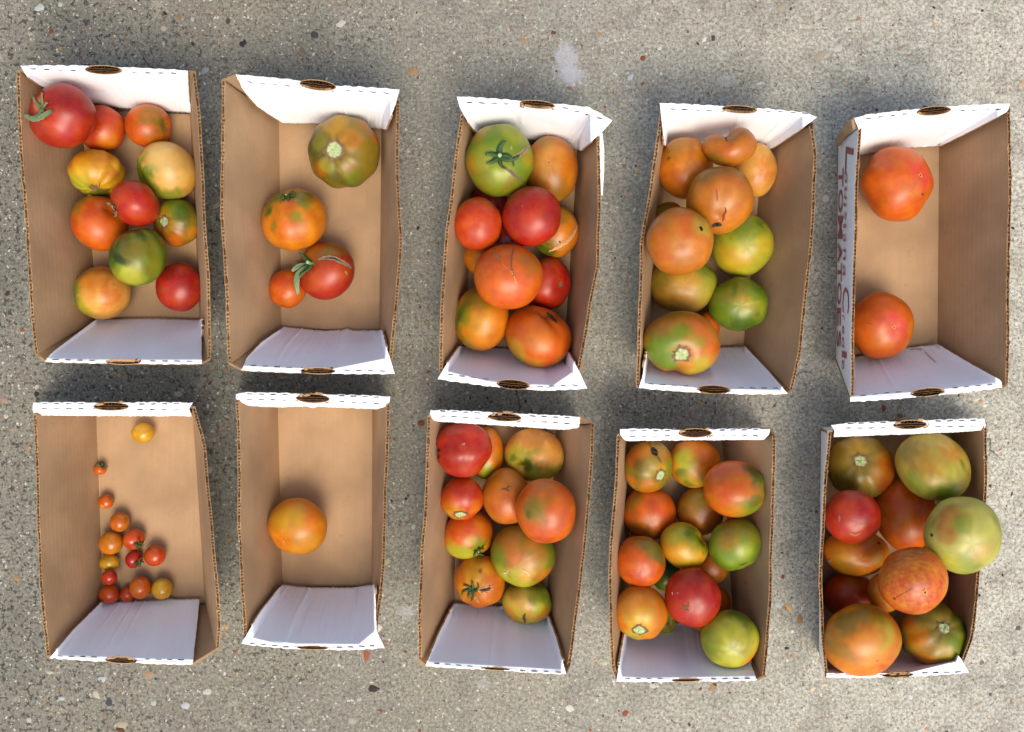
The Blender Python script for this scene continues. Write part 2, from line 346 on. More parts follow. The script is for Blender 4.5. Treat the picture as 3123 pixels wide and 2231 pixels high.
def slot_mesh(parent, cx, cy, a, b, ang, rng, org):
    """hand hole: cut edges of the two board layers with their flutes"""
    zt = HB + 0.0012; zb = HB - 0.024
    V, F, M = [], [], []
    def P(x, y, z):
        X = cx + x * math.cos(ang) - y * math.sin(ang); Y = cy + x * math.sin(ang) + y * math.cos(ang)
        return W(X, Y, z)
    n = 40; o = 0
    for i in range(n):
        t = 6.2832 * i / n; V.append(P(a * 1.0 * math.cos(t), b * 1.04 * math.sin(t), zb))
    V.append(P(0, 0, zb)); F += [(i, (i + 1) % n, n) for i in range(n)]; M += [1] * n
    def bar(pts, wd, zlo, zhi, mi):
        o = len(V); m = len(pts)
        for k, (x, y) in enumerate(pts):
            x0, y0 = pts[max(k - 1, 0)]; x1, y1 = pts[min(k + 1, m - 1)]
            l = math.hypot(x1 - x0, y1 - y0) or 1; nx, ny = -(y1 - y0) / l * wd / 2, (x1 - x0) / l * wd / 2
            j = rng.uniform(-0.0006, 0.0004)
            V.extend([P(x - nx, y - ny, zlo), P(x - nx, y - ny, zhi + j), P(x + nx, y + ny, zhi + j), P(x + nx, y + ny, zlo)])
        for k in range(m - 1):
            q = o + k * 4
            for e in range(3): F.append((q + e, q + e + 1, q + e + 5, q + e + 4)); M.append(mi if e == 1 else 1)
    ell = lambda sgn, f: [(a * f * math.cos(t), sgn * b * f * math.sin(t)) for t in np.linspace(0.12, math.pi - 0.12, 34)]
    bar(ell(1, 0.97), 2.4, zb, zt, 0); bar(ell(-1, 0.97), 2.4, zb, zt, 0)
    mid = 0.12 * b
    for y0 in (-mid - 1.2, mid + 1.2): bar([(x, y0 + rng.uniform(-.5, .5)) for x in np.linspace(-a * .95, a * .95, 14)], 1.5, zb, zt - 0.0012, 2)
    per = 21.0
    for sg in (-1, 1):
        pts = []
        for x in np.linspace(-a * .93, a * .93, 90):
            lim = b * math.sqrt(max(0, 1 - (x / a) ** 2)) * 0.93; lo = mid + 1.5
            if lim > lo + 2: pts.append((x, sg * (lo + (lim - lo) * (0.5 + 0.5 * math.sin(6.2832 * x / per + sg)))))
        if len(pts) > 2: bar(pts, 1.3, zb, zt - 0.0016, 2)
    ob = mk('hand_hole', V, F, [M_EDGE, M_PIT, M_DARK], parent, M, origin=org, smooth=False)
    return ob

def flap(root, outer, left, right, bottom, sw, slot, slits, rng, org, rolled=False, zb=0.010, folds=(), label=None, bulge=0.0, lift=0.0, walls=None, walls_end=None):
    NU = 150
    sgn = 1 if np.mean([p[1] for p in bottom]) > np.mean([p[1] for p in outer]) else -1   # +1: bottom lies lower in the picture
    u = np.linspace(0, 1, NU)
    C0 = smooth_poly(outer, NU); C1 = smooth_poly(bottom, NU)
    if rolled: vs = np.linspace(0, 1, 17)
    else: vs = np.r_[np.linspace(0, 0.34, 24), np.linspace(0.36, 1, 22)]
    D0 = poly_at(left, np.linspace(0, 1, 60)); D1 = poly_at(right, np.linspace(0, 1, 60))
    for D in (D0, D1):
        for _ in range(4): D[1:-1] = 0.5 * D[1:-1] + 0.25 * (D[:-2] + D[2:])
    tt = np.linspace(0, 1, 60)
    scx, scy, sa, sb = slot
    slope = (C0[-1, 1] - C0[0, 1]) / (C0[-1, 0] - C0[0, 0]); k0 = np.argmin(abs(C0[:, 0] - scx))
    ang = math.atan2(C0[min(k0 + 25, NU - 1), 1] - C0[max(k0 - 25, 0), 1], C0[min(k0 + 25, NU - 1), 0] - C0[max(k0 - 25, 0), 0])
    bumps = np.zeros(NU)
    for (x, y) in slits: bumps += np.exp(-(((C0[:, 0] - x) / 12.0) ** 4))
    bumps = bumps.clip(0, 1) * 2.0 + rim_noise(NU, rng, 0.7)
    rowsP = []
    for v in vs:
        d0 = np.array([np.interp(v, tt, D0[:, 0]), np.interp(v, tt, D0[:, 1])]); d1 = np.array([np.interp(v, tt, D1[:, 0]), np.interp(v, tt, D1[:, 1])])
        P = (1 - v) * C0 + v * C1 + (1 - u)[:, None] * d0 + u[:, None] * d1 - ((1 - u)[:, None] * ((1 - v) * C0[0] + v * C1[0]) + u[:, None] * ((1 - v) * C0[-1] + v * C1[-1]))
        P[:, 1] -= sgn * bumps * max(0.0, 1 - v * (14 if not rolled else 4))
        P[0, 0] += rng.normal() * 0.5; P[-1, 0] += rng.normal() * 0.5
        rowsP.append(P)
    PX = np.array(rowsP)                                     # rows x NU x 2
    PX[-1, :, 1] += rim_noise(NU, rng, 0.9)
    d = np.linalg.norm(PX - C0[None], axis=2); L = d[-1][None]
    if rolled: Z = HB + 0.001 - 0.009 * (d / np.maximum(L, 1)) ** 3
    else:
        f = np.clip((d - sw) / np.maximum(L - sw, 1), 0, 1)
        Z = (HB + 0.001) * (1 - f) + zb * f + bulge * np.sin(f * math.pi)
        Z -= 0.0016 * np.clip(1 - d / sw, 0, 1) ** 2
    for (fu, amp, wd) in folds: Z += amp * np.exp(-((u - fu) / wd) ** 2)[None] * np.clip(d / np.maximum(L, 1) * 3, 0, 1)
    for _k in range(3):
        cu_, ca_ = rng.uniform(0.1, 0.9), rng.uniform(-0.003, 0.003); Z += ca_ * np.exp(-((u[None] - cu_ - rng.uniform(-.06, .06) * np.linspace(0, 1, len(vs))[:, None]) / 0.012) ** 2) * np.clip(d / np.maximum(L, 1) * 2.5, 0, 1) * (0 if rolled else 1)
    Z += 0.0008 * np.sin(u * 19 + 3 * np.linspace(0, 1, len(vs))[:, None]) * np.clip(d / np.maximum(L, 1) * 2, 0, 1)
    Z += lift
    if walls and not rolled:                                   # the flap lies over the side walls where it overlaps them
        for (rim, fa, fb, sd) in walls:
            rp = smooth_poly(rim, 60); xr = np.interp(PX[..., 1], rp[:, 1], rp[:, 0])
            t = (PX[..., 1] - fa[1]) / (fb[1] - fa[1]); xf = fa[0] + (fb[0] - fa[0]) * t
            fr = (PX[..., 0] + sd * 22 - xf) / np.where(abs(xr - xf) < 1, sd, xr - xf)
            inr = np.clip((PX[..., 0] - xf) * sd / 10 + 1, 0, 1)
            Z = np.maximum(Z, np.clip(fr, 0, 1) * HB * inr + 0.011 * (fr > 0))
        yb = C1[:, 1].mean() + (-sgn) * 0; ew = walls_end
        if ew is not None:
            ta = np.array(ew[0]); yt = np.interp(PX[..., 0], ta[:, 0], ta[:, 1]); yf = np.interp(PX[..., 0], [ew[1][0], ew[2][0]], [ew[1][1], ew[2][1]])
            fr = (PX[..., 1] - sgn * 5 - yf) / (yt - yf)
            Z = np.maximum(Z, np.clip(fr, 0, 1) * (HB - 0.008) + 0.010)
        Z = np.minimum(Z, HB + 0.003)
    # snap the grid to the hand hole outline, then cut it
    ca, sn = math.cos(-ang), math.sin(-ang)
    dx, dy = PX[..., 0] - scx, PX[..., 1] - scy
    ex, ey = (dx * ca - dy * sn), (dx * sn + dy * ca)
    rho = np.sqrt((ex / sa) ** 2 + (ey / sb) ** 2)
    m = (rho > 0.80) & (rho < 1.15)
    PX[..., 0] = np.where(m, scx + dx / np.maximum(rho, 1e-6), PX[..., 0]); PX[..., 1] = np.where(m, scy + dy / np.maximum(rho, 1e-6), PX[..., 1])
    nr = len(vs)
    V = [W(x, y, z) for x, y, z in zip(PX[..., 0].ravel(), PX[..., 1].ravel(), Z.ravel())]
    if rolled:
        back = C0 * 0.45 + C1 * 0.55
        for k in range(1, 7):
            q = min(1, k / 2.0); pz = (HB - 0.008) * (1 - k / 6) + 0.012 * (k / 6)
            pp = C1 * (1 - q) + back * q
            V += [W(x, y, pz) for x, y in pp]
        nr += 6
    F = []
    for r in range(nr - 1):
        for c in range(NU - 1):
            if r < len(vs) - 1:
                mx = PX[r:r + 2, c:c + 2, 0].mean() - scx; my = PX[r:r + 2, c:c + 2, 1].mean() - scy
                if ((mx * ca - my * sn) / sa) ** 2 + ((mx * sn + my * ca) / sb) ** 2 < 0.93: continue
            a = r * NU + c
            F.append((a, a + NU, a + NU + 1, a + 1) if sgn > 0 else (a, a + 1, a + NU + 1, a + NU))
    Va = np.array(V); uvs = np.stack([Va[:, 1], Va[:, 0]], 1)
    o = mk('end_flap', V, F, [M_WHITE, M_KRAFT, M_EDGE], root, origin=org, uvs=uvs)
    if label: o['label'] = label
    md = o.modifiers.new('thickness', 'SOLIDIFY'); md.thickness = 0.0024; md.offset = -1; md.material_offset = 1; md.material_offset_rim = 2
    slot_mesh(o, scx, scy, sa, sb, ang, rng, org)
    SV, SF = [], []
    flatP = PX.reshape(-1, 2); flatZ = Z.ravel()
    for (x, y) in slits:
        i = np.argmin((flatP[:, 0] - x) ** 2 + (flatP[:, 1] - y) ** 2); z = flatZ[i] + 0.0005
        ln, hh, sk = rng.uniform(8.0, 10.0), rng.uniform(1.0, 1.7), rng.uniform(-.6, .6)
        c_, s_ = math.cos(ang), math.sin(ang); o0 = len(SV)
        top, bot = [], []
        for k in np.linspace(-1, 1, 7):
            top.append((k * ln, -hh * (1 - abs(k) ** 6 * .5) + sk * k + rng.uniform(-.4, .4))); bot.append((k * ln, hh * (1 - abs(k) ** 6 * .5) + sk * k + rng.uniform(-.4, .4)))
        for (a_, b_) in top + bot:
            SV.append(W(x + a_ * c_ - b_ * s_, y + a_ * s_ + b_ * c_, z + 0.0002))
        SF += [(o0 + k, o0 + k + 7, o0 + k + 8, o0 + k + 1) for k in range(6)]
    if SV: mk('perforation_slits', SV, SF, M_PIT, o, origin=org, smooth=False)['kind'] = 'stuff'  # flat dark plates; the shade of the cut gaps is their colour
    return o

def ln4(x0, y0, x1, y1, n=4): return [(x0 + (x1 - x0) * k / (n - 1), y0 + (y1 - y0) * k / (n - 1)) for k in range(n)]

BOXES = {}
def box(key, label, ox, oy, s, lrim, rrim, TL, TR, BL, BR, top, bot):
    X = lambda p: (ox + p[0] * s, oy + p[1] * s)
    XL = lambda q: [X(p) for p in q]
    rng = np.random.default_rng(abs(hash(label)) % 1000 if False else sum(map(ord, label)))
    TL, TR, BL, BR = map(X, (TL, TR, BL, BR)); lrim, rrim = XL(lrim), XL(rrim)
    c = (W(*TL) + W(*BR)) / 2; org = np.array([c[0], c[1], 0.0])
    root = bpy.data.objects.new('cardboard_box', None); COL.objects.link(root); root.location = org; root.empty_display_size = 0.05
    root['label'] = label; root['category'] = 'cardboard box'; root['group'] = 'cardboard tomato boxes in two rows on the concrete'
    # base
    n = 24; V, uv = [], []
    for z in (0.0012, 0.0036):
        for j in range(n):
            for i in range(n):
                a, b = i / (n - 1), j / (n - 1)
                p = (np.array(TL) * (1 - a) * (1 - b) + np.array(TR) * a * (1 - b) + np.array(BL) * (1 - a) * b + np.array(BR) * a * b)
                w = W(p[0], p[1], z); w[2] += 0.0009 * math.sin(a * 3.14) * math.sin(b * 3.14) * math.sin(a * 8 + ox); V.append(w); uv.append((w[1], w[0]))
    F = [f[::-1] for f in grid_faces(n, n)] + grid_faces(n, n, n * n)
    e = [i for i in range(n)] + [k * n + n - 1 for k in range(1, n)] + [n * (n - 1) + i for i in range(n - 2, -1, -1)] + [k * n for k in range(n - 2, 0, -1)]
    F += [(e[k], e[(k + 1) % len(e)], e[(k + 1) % len(e)] + n * n, e[k] + n * n) for k in range(len(e))]
    mk('base_panel', V, F, M_KRAFT, root, origin=org, uvs=uv, smooth=False)
    sl, Pl, Fl = side_panel(root, lrim, TL, BL, 1, rng, org); sr, Pr, Fr = side_panel(root, rrim, TR, BR, -1, rng, org)
    ends, flaps = [], []
    for d, A, B, fa, fb, sg in ((top, lrim[0], rrim[0], TL, TR, -1), (bot, lrim[-1], rrim[-1], BL, BR, 1)):
        outer = XL(d['o']); sh = 1 * sg
        fa = (fa[0], fa[1] + 9 * sg); fb = (fb[0], fb[1] + 9 * sg)
        wt = [A] + [(x, y - sh) for x, y in outer if A[0] + 12 < x < B[0] - 12] + [B]
        end_wall(root, wt, fa, fb, rng, org, -sg, 0.008, (X(d['slot'][:2])[0], d['slot'][2] * s))
        slits = []
        for rowp in d['slits']:
            q = XL(rowp)
            slits += ln4(*q[0], *q[1]) + ln4(*q[2], *q[3])
        sx, sy, sa, sb = d['slot']; sp = X((sx, sy))
        bottom = XL(d['b'])
        fo = flap(root, outer, XL(d['l']), XL(d['r']), bottom, d.get('sw', 22), (sp[0], sp[1], sa * s, sb * s), slits, rng, org,
             rolled=d.get('rolled', False), zb=d.get('zb', 0.010), folds=d.get('folds', ()), bulge=d.get('bulge', 0.0), label=d.get('label'),
             walls=((lrim, TL, BL, -1), (rrim, TR, BR, 1)), walls_end=(wt, fa, fb))
        ends.append((outer, bottom)); flaps.append(fo)
    BOXES[key] = dict(root=root, org=org, rng=rng, X=X, s=s, TL=TL, TR=TR, BL=BL, BR=BR, lrim=lrim, rrim=rrim, ends=ends, flaps=flaps, left=sl, right=sr)
    return root

T_, B_ = 0.6157, 0.5542
# ---- upper row
box('t1', 'leftmost box of the upper row, a big red tomato overhanging its corner', 0, 150, T_,
    [(82, 110), (95, 420), (128, 950), (150, 1250), (176, 1508)], [(972, 115), (992, 330), (1018, 800), (1042, 1150), (1042, 1535)],
    (395, 300), (955, 322), (477, 1338), (1003, 1342),
    dict(o=[(100, 80), (420, 80), (610, 88), (930, 105)], l=[(100, 80), (130, 130), (205, 180), (330, 240)], r=[(930, 105), (936, 200), (945, 314)], b=[(330, 240), (600, 292), (945, 314)], sw=12,
         slot=(513, 101, 94, 22), slits=[((165, 97), (362, 104), (668, 115), (860, 118))]),
    dict(o=[(222, 1546), (600, 1556), (1000, 1557)], l=[(222, 1546), (260, 1500), (340, 1440), (480, 1335)], r=[(1000, 1557), (999, 1450), (998, 1338)], b=[(480, 1335), (740, 1332), (998, 1340)], sw=12,
         slot=(610, 1548, 88, 13), slits=[((275, 1537), (456, 1541), (757, 1543), (938, 1545))]))
box('t2', 'second box of the upper row, holding just four tomatoes, its sides buckled', 620, 180, T_,
    [(90, 108), (92, 500), (83, 790), (105, 1100), (125, 1505)], [(968, 200), (972, 600), (986, 885), (967, 1150), (940, 1482)],
    (367, 300), (895, 345), (380, 1332), (884, 1345),
    dict(o=[(160, 75), (475, 105), (655, 130), (973, 150)], l=[(160, 75), (195, 150), (270, 235), (395, 318)], r=[(973, 150), (950, 230), (925, 290), (903, 347)], b=[(395, 318), (570, 320), (903, 347)], sw=17,
         slot=(567, 128, 92, 25), slits=[((230, 112), (418, 131), (715, 154), (905, 168))], folds=((0.93, 0.004, 0.02),)),
    dict(o=[(188, 1540), (570, 1557), (948, 1557)], l=[(188, 1540), (215, 1480), (290, 1400), (400, 1325)], r=[(948, 1557), (925, 1480), (905, 1420), (885, 1343)], b=[(400, 1325), (600, 1345), (690, 1340), (715, 1332), (740, 1342), (885, 1343)], sw=14,
         slot=(569, 1543, 87, 16), slits=[((248, 1517), (425, 1527), (712, 1541), (887, 1545))], folds=((0.52, -0.004, 0.05), (0.93, 0.004, 0.02))))
box('t3', 'crowded middle box of the upper row, a green tomato with star calyx inside', 1280, 250, T_,
    [(205, 160), (172, 400), (125, 740), (115, 900), (100, 1260), (97, 1430)], [(888, 258), (900, 640), (890, 910), (848, 1100), (810, 1350), (800, 1412)],
    (290, 290), (793, 330), (200, 1298), (728, 1325),
    dict(o=[(183, 70), (490, 90), (670, 105), (840, 125), (955, 190)], l=[(183, 70), (200, 130), (235, 190), (290, 262)], r=[(955, 190), (900, 250), (797, 338)], b=[(290, 262), (600, 290), (797, 338)], sw=16,
         slot=(582, 110, 89, 20), slits=[((247, 101), (430, 108), (722, 128), (890, 178))], folds=((0.42, 0.0035, 0.015), (0.80, -0.003, 0.015), (0.87, 0.003, 0.015))),
    dict(o=[(88, 1470), (460, 1520), (640, 1525), (830, 1518)], l=[(88, 1470), (130, 1400), (200, 1305)], r=[(830, 1518), (790, 1430), (735, 1335)], b=[(200, 1305), (480, 1320), (735, 1335)], sw=16,
         slot=(463, 1497, 83, 24), slits=[((152, 1449), (325, 1470), (598, 1507), (770, 1502))], folds=((0.76, -0.005, 0.02), (0.86, 0.004, 0.02))))
box('t4', 'fourth box of the upper row, a heart shaped tomato near its top flap', 1880, 270, T_,
    [(213, 108), (165, 500), (118, 760), (105, 1100), (100, 1475)], [(975, 180), (995, 330), (967, 800), (920, 1290), (870, 1490)],
    (240, 285), (735, 300), (150, 1330), (636, 1280),
    dict(o=[(215, 70), (520, 85), (700, 95), (940, 118), (995, 140)], l=[(215, 70), (225, 180), (240, 282)], r=[(995, 140), (900, 210), (765, 298)], b=[(240, 282), (500, 286), (765, 298)], sw=15,
         slot=(610, 102, 88, 19), slits=[((277, 101), (460, 108), (755, 111), (935, 121))], folds=((0.92, 0.004, 0.02),)),
    dict(o=[(110, 1482), (480, 1510), (850, 1511)], l=[(110, 1482), (130, 1420), (150, 1300)], r=[(850, 1511), (740, 1385), (635, 1276)], b=[(150, 1300), (400, 1283), (635, 1276)], sw=15,
         slot=(482, 1489, 83, 21), slits=[((172, 1462), (343, 1472), (617, 1481), (790, 1483))], folds=((0.55, 0.003, 0.03),)))
box('t5', 'rightmost upper box with two red tomatoes and red lettering on its white side', 2423, 270, T_,
    [(320, 195), (303, 400), (293, 600), (286, 1000), (281, 1320), (275, 1535)], [(1068, 95), (1075, 600), (1065, 1100), (1058, 1460)],
    (215, 285), (722, 285), (205, 1330), (714, 1268),
    dict(o=[(295, 145), (350, 130), (600, 100), (775, 85), (1068, 72)], l=[(295, 145), (322, 210), (315, 330)], r=[(1068, 72), (1060, 110), (900, 195), (718, 285)], b=[(315, 330), (500, 296), (718, 285)], sw=16,
         slot=(690, 109, 86, 22), slits=[((368, 147), (548, 125), (832, 109), (1010, 102))]),
    dict(o=[(275, 1550), (650, 1525), (1030, 1480)], l=[(275, 1550), (281, 1430), (285, 1330)], r=[(1030, 1480), (1025, 1445), (850, 1350), (710, 1265)], b=[(285, 1330), (500, 1290), (710, 1265)], sw=16,
         slot=(659, 1503, 86, 21), slits=[((340, 1518), (515, 1502), (797, 1482), (968, 1466))], label='white end flap with brownish torn stains'))
# ---- lower row
box('b1', 'leftmost lower box with only small cherry tomatoes in it', 50, 1180, B_,
    [(95, 150), (110, 650), (140, 1250), (165, 1480)], [(985, 112), (1035, 300), (1085, 750), (1124, 1310), (1115, 1435)],
    (430, 118), (985, 125), (470, 1182), (1052, 1185),
    dict(o=[(92, 85), (420, 85), (970, 85)], l=[(92, 85), (88, 120), (100, 155)], r=[(970, 85), (950, 120), (965, 160)], b=[(100, 155), (420, 158), (965, 160)], rolled=True,
         slot=(520, 106, 98, 23), slits=[((153, 119), (355, 119), (680, 123), (880, 126)), ((153, 92), (355, 92), (690, 94), (880, 92))]),
    dict(o=[(182, 1490), (570, 1515), (970, 1527)], l=[(182, 1490), (310, 1340), (470, 1182)], r=[(970, 1527), (990, 1350), (1008, 1166)], b=[(470, 1182), (740, 1172), (840, 1160), (870, 1168), (1008, 1166)], sw=15,
         slot=(576, 1502, 90, 19), slits=[((240, 1480), (427, 1485), (720, 1497), (905, 1501))]))
box('b2', 'second box of the lower row, holding a single orange tomato', 650, 1160, B_,
    [(127, 100), (135, 700), (155, 1200), (165, 1412)], [(970, 110), (957, 700), (945, 1000), (905, 1372)],
    (345, 132), (890, 145), (370, 1130), (888, 1128),
    dict(o=[(127, 74), (160, 66), (450, 70), (975, 88)], l=[(127, 74), (124, 95), (135, 115)], r=[(975, 88), (970, 120), (960, 140)], b=[(135, 115), (200, 140), (340, 148), (520, 142), (545, 152), (570, 143), (900, 158), (960, 140)], rolled=True,
         slot=(548, 98, 93, 25), slits=[((200, 103), (395, 108), (708, 116), (898, 126)), ((200, 74), (395, 78), (708, 84), (898, 92))]),
    dict(o=[(155, 1447), (450, 1478), (780, 1480), (945, 1470)], l=[(155, 1447), (260, 1270), (380, 1122)], r=[(945, 1470), (900, 1380), (888, 1122)], b=[(380, 1122), (525, 1138), (760, 1140), (888, 1122)], sw=17,
         slot=(548, 1470, 88, 11), slits=[((215, 1447), (400, 1466), (695, 1469), (878, 1460))], folds=((0.30, 0.005, 0.02), (0.37, -0.003, 0.02), (0.80, 0.0035, 0.02), (0.87, -0.003, 0.02))))
box('b3', 'middle box of the lower row, a lumpy red tomato in its upper left corner', 1220, 1210, B_,
    [(155, 105), (137, 500), (118, 750), (102, 1200), (98, 1442)], [(1068, 150), (1045, 600), (1022, 870), (980, 1150), (937, 1475)],
    (300, 150), (870, 170), (288, 1135), (815, 1195),
    dict(o=[(168, 72), (480, 82), (990, 110)], l=[(168, 72), (164, 95), (175, 120)], r=[(990, 110), (990, 140), (983, 170)], b=[(175, 120), (200, 135), (560, 158), (900, 181), (983, 170)], rolled=True,
         slot=(575, 111, 93, 23), slits=[((235, 105), (425, 117), (730, 133), (920, 147)), ((235, 78), (425, 88), (730, 105), (920, 115))]),
    dict(o=[(140, 1480), (500, 1502), (915, 1525)], l=[(140, 1480), (220, 1290), (300, 1133)], r=[(915, 1525), (860, 1330), (812, 1195)], b=[(300, 1133), (560, 1150), (812, 1195)], sw=13,
         slot=(524, 1495, 82, 9), slits=[((202, 1466), (385, 1482), (675, 1508), (870, 1515))], folds=((0.52, -0.004, 0.03),)))
box('b4', 'fourth box of the lower row, a glossy red tomato among green ones', 1800, 1260, B_,
    [(150, 120), (127, 450), (105, 700), (105, 1100), (112, 1400), (135, 1455)], [(1017, 118), (1013, 600), (997, 1000), (965, 1442)],
    (195, 150), (735, 150), (200, 1160), (800, 1160),
    dict(o=[(163, 85), (480, 90), (990, 85)], l=[(163, 85), (166, 120), (192, 152)], r=[(990, 85), (985, 115), (955, 146)], b=[(192, 152), (560, 148), (955, 146)], rolled=True,
         slot=(577, 108, 92, 25), slits=[((235, 127), (425, 124), (727, 123), (910, 124)), ((235, 97), (425, 96), (727, 93), (910, 91))]),
    dict(o=[(143, 1475), (500, 1476), (918, 1468)], l=[(143, 1475), (165, 1350), (200, 1150)], r=[(918, 1468), (885, 1380), (800, 1150)], b=[(200, 1150), (500, 1152), (800, 1150)], sw=13,
         slot=(530, 1467, 86, 10), slits=[((205, 1461), (385, 1461), (680, 1462), (865, 1459))], folds=((0.5, -0.003, 0.05),)))
box('b5', 'rightmost lower box, a large pale green tomato hanging over its right side', 2423, 1230, B_,
    [(183, 160), (163, 350), (150, 700), (130, 1000), (145, 1300), (168, 1503)], [(1060, 110), (1058, 330), (1055, 550), (1018, 1000), (982, 1290), (935, 1415)],
    (145, 150), (880, 150), (133, 1345), (845, 1345),
    dict(o=[(200, 118), (300, 108), (540, 98), (1045, 83)], l=[(200, 118), (222, 150), (215, 185)], r=[(1045, 83), (1052, 120), (1046, 150)], b=[(215, 185), (540, 172), (1046, 150)], rolled=True,
         slot=(635, 116, 93, 25), slits=[((295, 135), (487, 135), (792, 127), (983, 125)), ((310, 111), (487, 104), (792, 97), (983, 93))]),
    dict(o=[(175, 1507), (570, 1506), (960, 1480)], l=[(175, 1507), (178, 1430), (180, 1345)], r=[(960, 1480), (915, 1400), (850, 1340)], b=[(180, 1345), (500, 1342), (850, 1340)], sw=13,
         slot=(570, 1493, 86, 13), slits=[((240, 1484), (420, 1488), (718, 1483), (900, 1478))]))

# ---- lettering printed on the white outer side of the right end box of the upper row
def lettering():
    b = BOXES['t5']; R = smooth_poly(b['lrim'], 100)
    def wall(y, w):
        """point of the outer face at picture row y, w = 0 at the slab .. 1 at the rim"""
        xr = np.interp(y, R[:, 1], R[:, 0]); t = (y - b['TL'][1]) / (b['BL'][1] - b['TL'][1]); xf = b['TL'][0] + (b['BL'][0] - b['TL'][0]) * t
        return W(xf, y, 0.0) * (1 - w) + W(xr, y, HB) * w + np.array([-0.0011, 0, 0.0004])
    rows = {'word': ('T O M A T O E S'.split(), [(511, 569), (577, 648), (657, 728), (740, 801), (801, 858), (860, 929), (938, 994), (1007, 1059)]),
            'script': (list('LouisianaCreole'), [(446, 537), (523, 560), (568, 609), (617, 631), (643, 672), (680, 697), (711, 741), (757, 795), (806, 848), (872, 957), (960, 976), (990, 1020), (1025, 1063), (1068, 1093), (1095, 1129)])}
    for kind, (chars, ys) in rows.items():
        V, F = [], []
        for ch, (y0, y1) in zip(chars, ys):
            cu = bpy.data.curves.new('letter', 'FONT'); cu.body = ch; cu.offset = 0.012 if kind == 'word' else 0.0; cu.resolution_u = 3
            ob = bpy.data.objects.new('letter', cu); COL.objects.link(ob); bpy.context.view_layer.update()
            me = ob.to_mesh(); P = np.array([v.co[:2] for v in me.vertices]); fs = [tuple(p.vertices) for p in me.polygons]
            ob.to_mesh_clear(); bpy.data.objects.remove(ob); bpy.data.curves.remove(cu)
            P = (P - P.min(0)) / (P.max(0) - P.min(0))
            if kind == 'word': w0, w1, sh = 0.10, 0.37, 0.0
            else: w0, w1, sh = (0.46, 0.60, 0.25) if ch.islower() and ch not in 'l' else ((0.46, 0.86, 0.15) if ch != 'l' else (0.46, 0.74, 0.35))
            if kind == 'word' and ch == 'T': pass
            o = len(V)
            for (x, y) in P:
                V.append(wall(y0 + (y1 - y0) * (x * (1 - sh * .5) + sh * y * .5), w0 + (w1 - w0) * y))
            F += [tuple(o + i for i in f) for f in fs]
        m = mk('printed_word', V, F, M_INK, b['left'], origin=b['org'], smooth=False)
        m['label'] = 'red capital letters TOMATOES' if kind == 'word' else 'red script letters Louisiana Creole'
    # stained, torn patch on the lower flap and the brown folded corner tab
    X = b['X']
    V = [W(*X(p), z) for p, z in (((293, 148), HB), ((322, 185), HB - .002), ((300, 196), HB - .006), ((262, 226), 0.07), ((228, 280), 0.02), ((212, 268), 0.02), ((226, 220), 0.05), ((252, 180), 0.085))]
    mk('corner_tab', V, [(0, 1, 2, 7), (7, 2, 3, 6), (6, 3, 4, 5)], M_KRAFT, b['root'], origin=b['org'], smooth=False).modifiers.new('t', 'SOLIDIFY').thickness = 0.003
lettering()

def torn_spots():
    b = BOXES['t5']; f = b['flaps'][1]; me = f.data
    bv = BVHTree.FromPolygons([v.co + Vector(b['org']) for v in me.vertices], [tuple(p.vertices) for p in me.polygons])
    rng = np.random.default_rng(4); o = Vector((0, 0, H))
    for poly in ([(838, 1343), (868, 1356), (905, 1378), (940, 1396), (962, 1412), (930, 1410), (895, 1404), (872, 1392), (862, 1370)],
                 [(566, 1288), (590, 1284), (618, 1283), (640, 1290), (625, 1297), (600, 1291), (580, 1296)],
                 [(640, 1300), (652, 1302), (676, 1326), (706, 1356), (698, 1356), (664, 1330)]):
        V, c = [], np.mean(poly, axis=0)
        for p in [tuple(c)] + poly:
            q = b['X']((p[0] + rng.uniform(-1, 1), p[1] + rng.uniform(-1, 1))); d = Vector(W(q[0], q[1], 0)) - o; d.normalize()
            h = bv.ray_cast(o, d)
            V.append(np.array(h[0] - d * 0.0009) if h[0] is not None else None)
        if any(v is None for v in V): continue
        n = len(poly); mk('torn_spot', V, [(0, 1 + i, 1 + (i + 1) % n) for i in range(n)], M_STAIN, f, origin=b['org'], smooth=False)
    b = BOXES['t3']; X = b['X']                       # outer paper layer peeling off the right side wall
    P = [(886, 256), (905, 250), (914, 330), (914, 430), (906, 560), (900, 560)]
    V = [W(*X(p), z) for p, z in zip(P, (HB, HB + .001, HB - .002, HB - .004, HB - .008, HB - .008))] + [W(*X((p[0] - 16, p[1])), 0.03) for p in P[1:5]]
    o_ = mk('peeled_liner', V, [(1, 6, 7, 2), (2, 7, 8, 3), (3, 8, 9, 4), (0, 1, 2), (0, 2, 3), (0, 3, 5), (3, 4, 5)], M_WHITE, b['right'], origin=b['org'])
torn_spots()

# ------------------------------------------------------------------ tomatoes
PAL = dict(
    r=(172, 38, 20), R=(140, 28, 18), q=(194, 66, 18), O=(204, 92, 18), o=(212, 122, 26), p=(220, 156, 84), P=(214, 166, 104),
    y=(206, 150, 34), Y=(212, 172, 50), l=(178, 172, 56), L=(184, 176, 100), g=(112, 132, 32), G=(70, 96, 24), d=(46, 62, 18),
    b=(134, 110, 34), B=(88, 80, 26), k=(212, 88, 46), n=(186, 108, 34), K=(222, 78, 70), t=(188, 160, 78), w=(234, 196, 142), s=(112, 84, 58))
PALL = {k: lin(v) * np.array([0.78, 0.78, (0.25 if k in 'rRqOk' else 0.5)]) for k, v in PAL.items()}

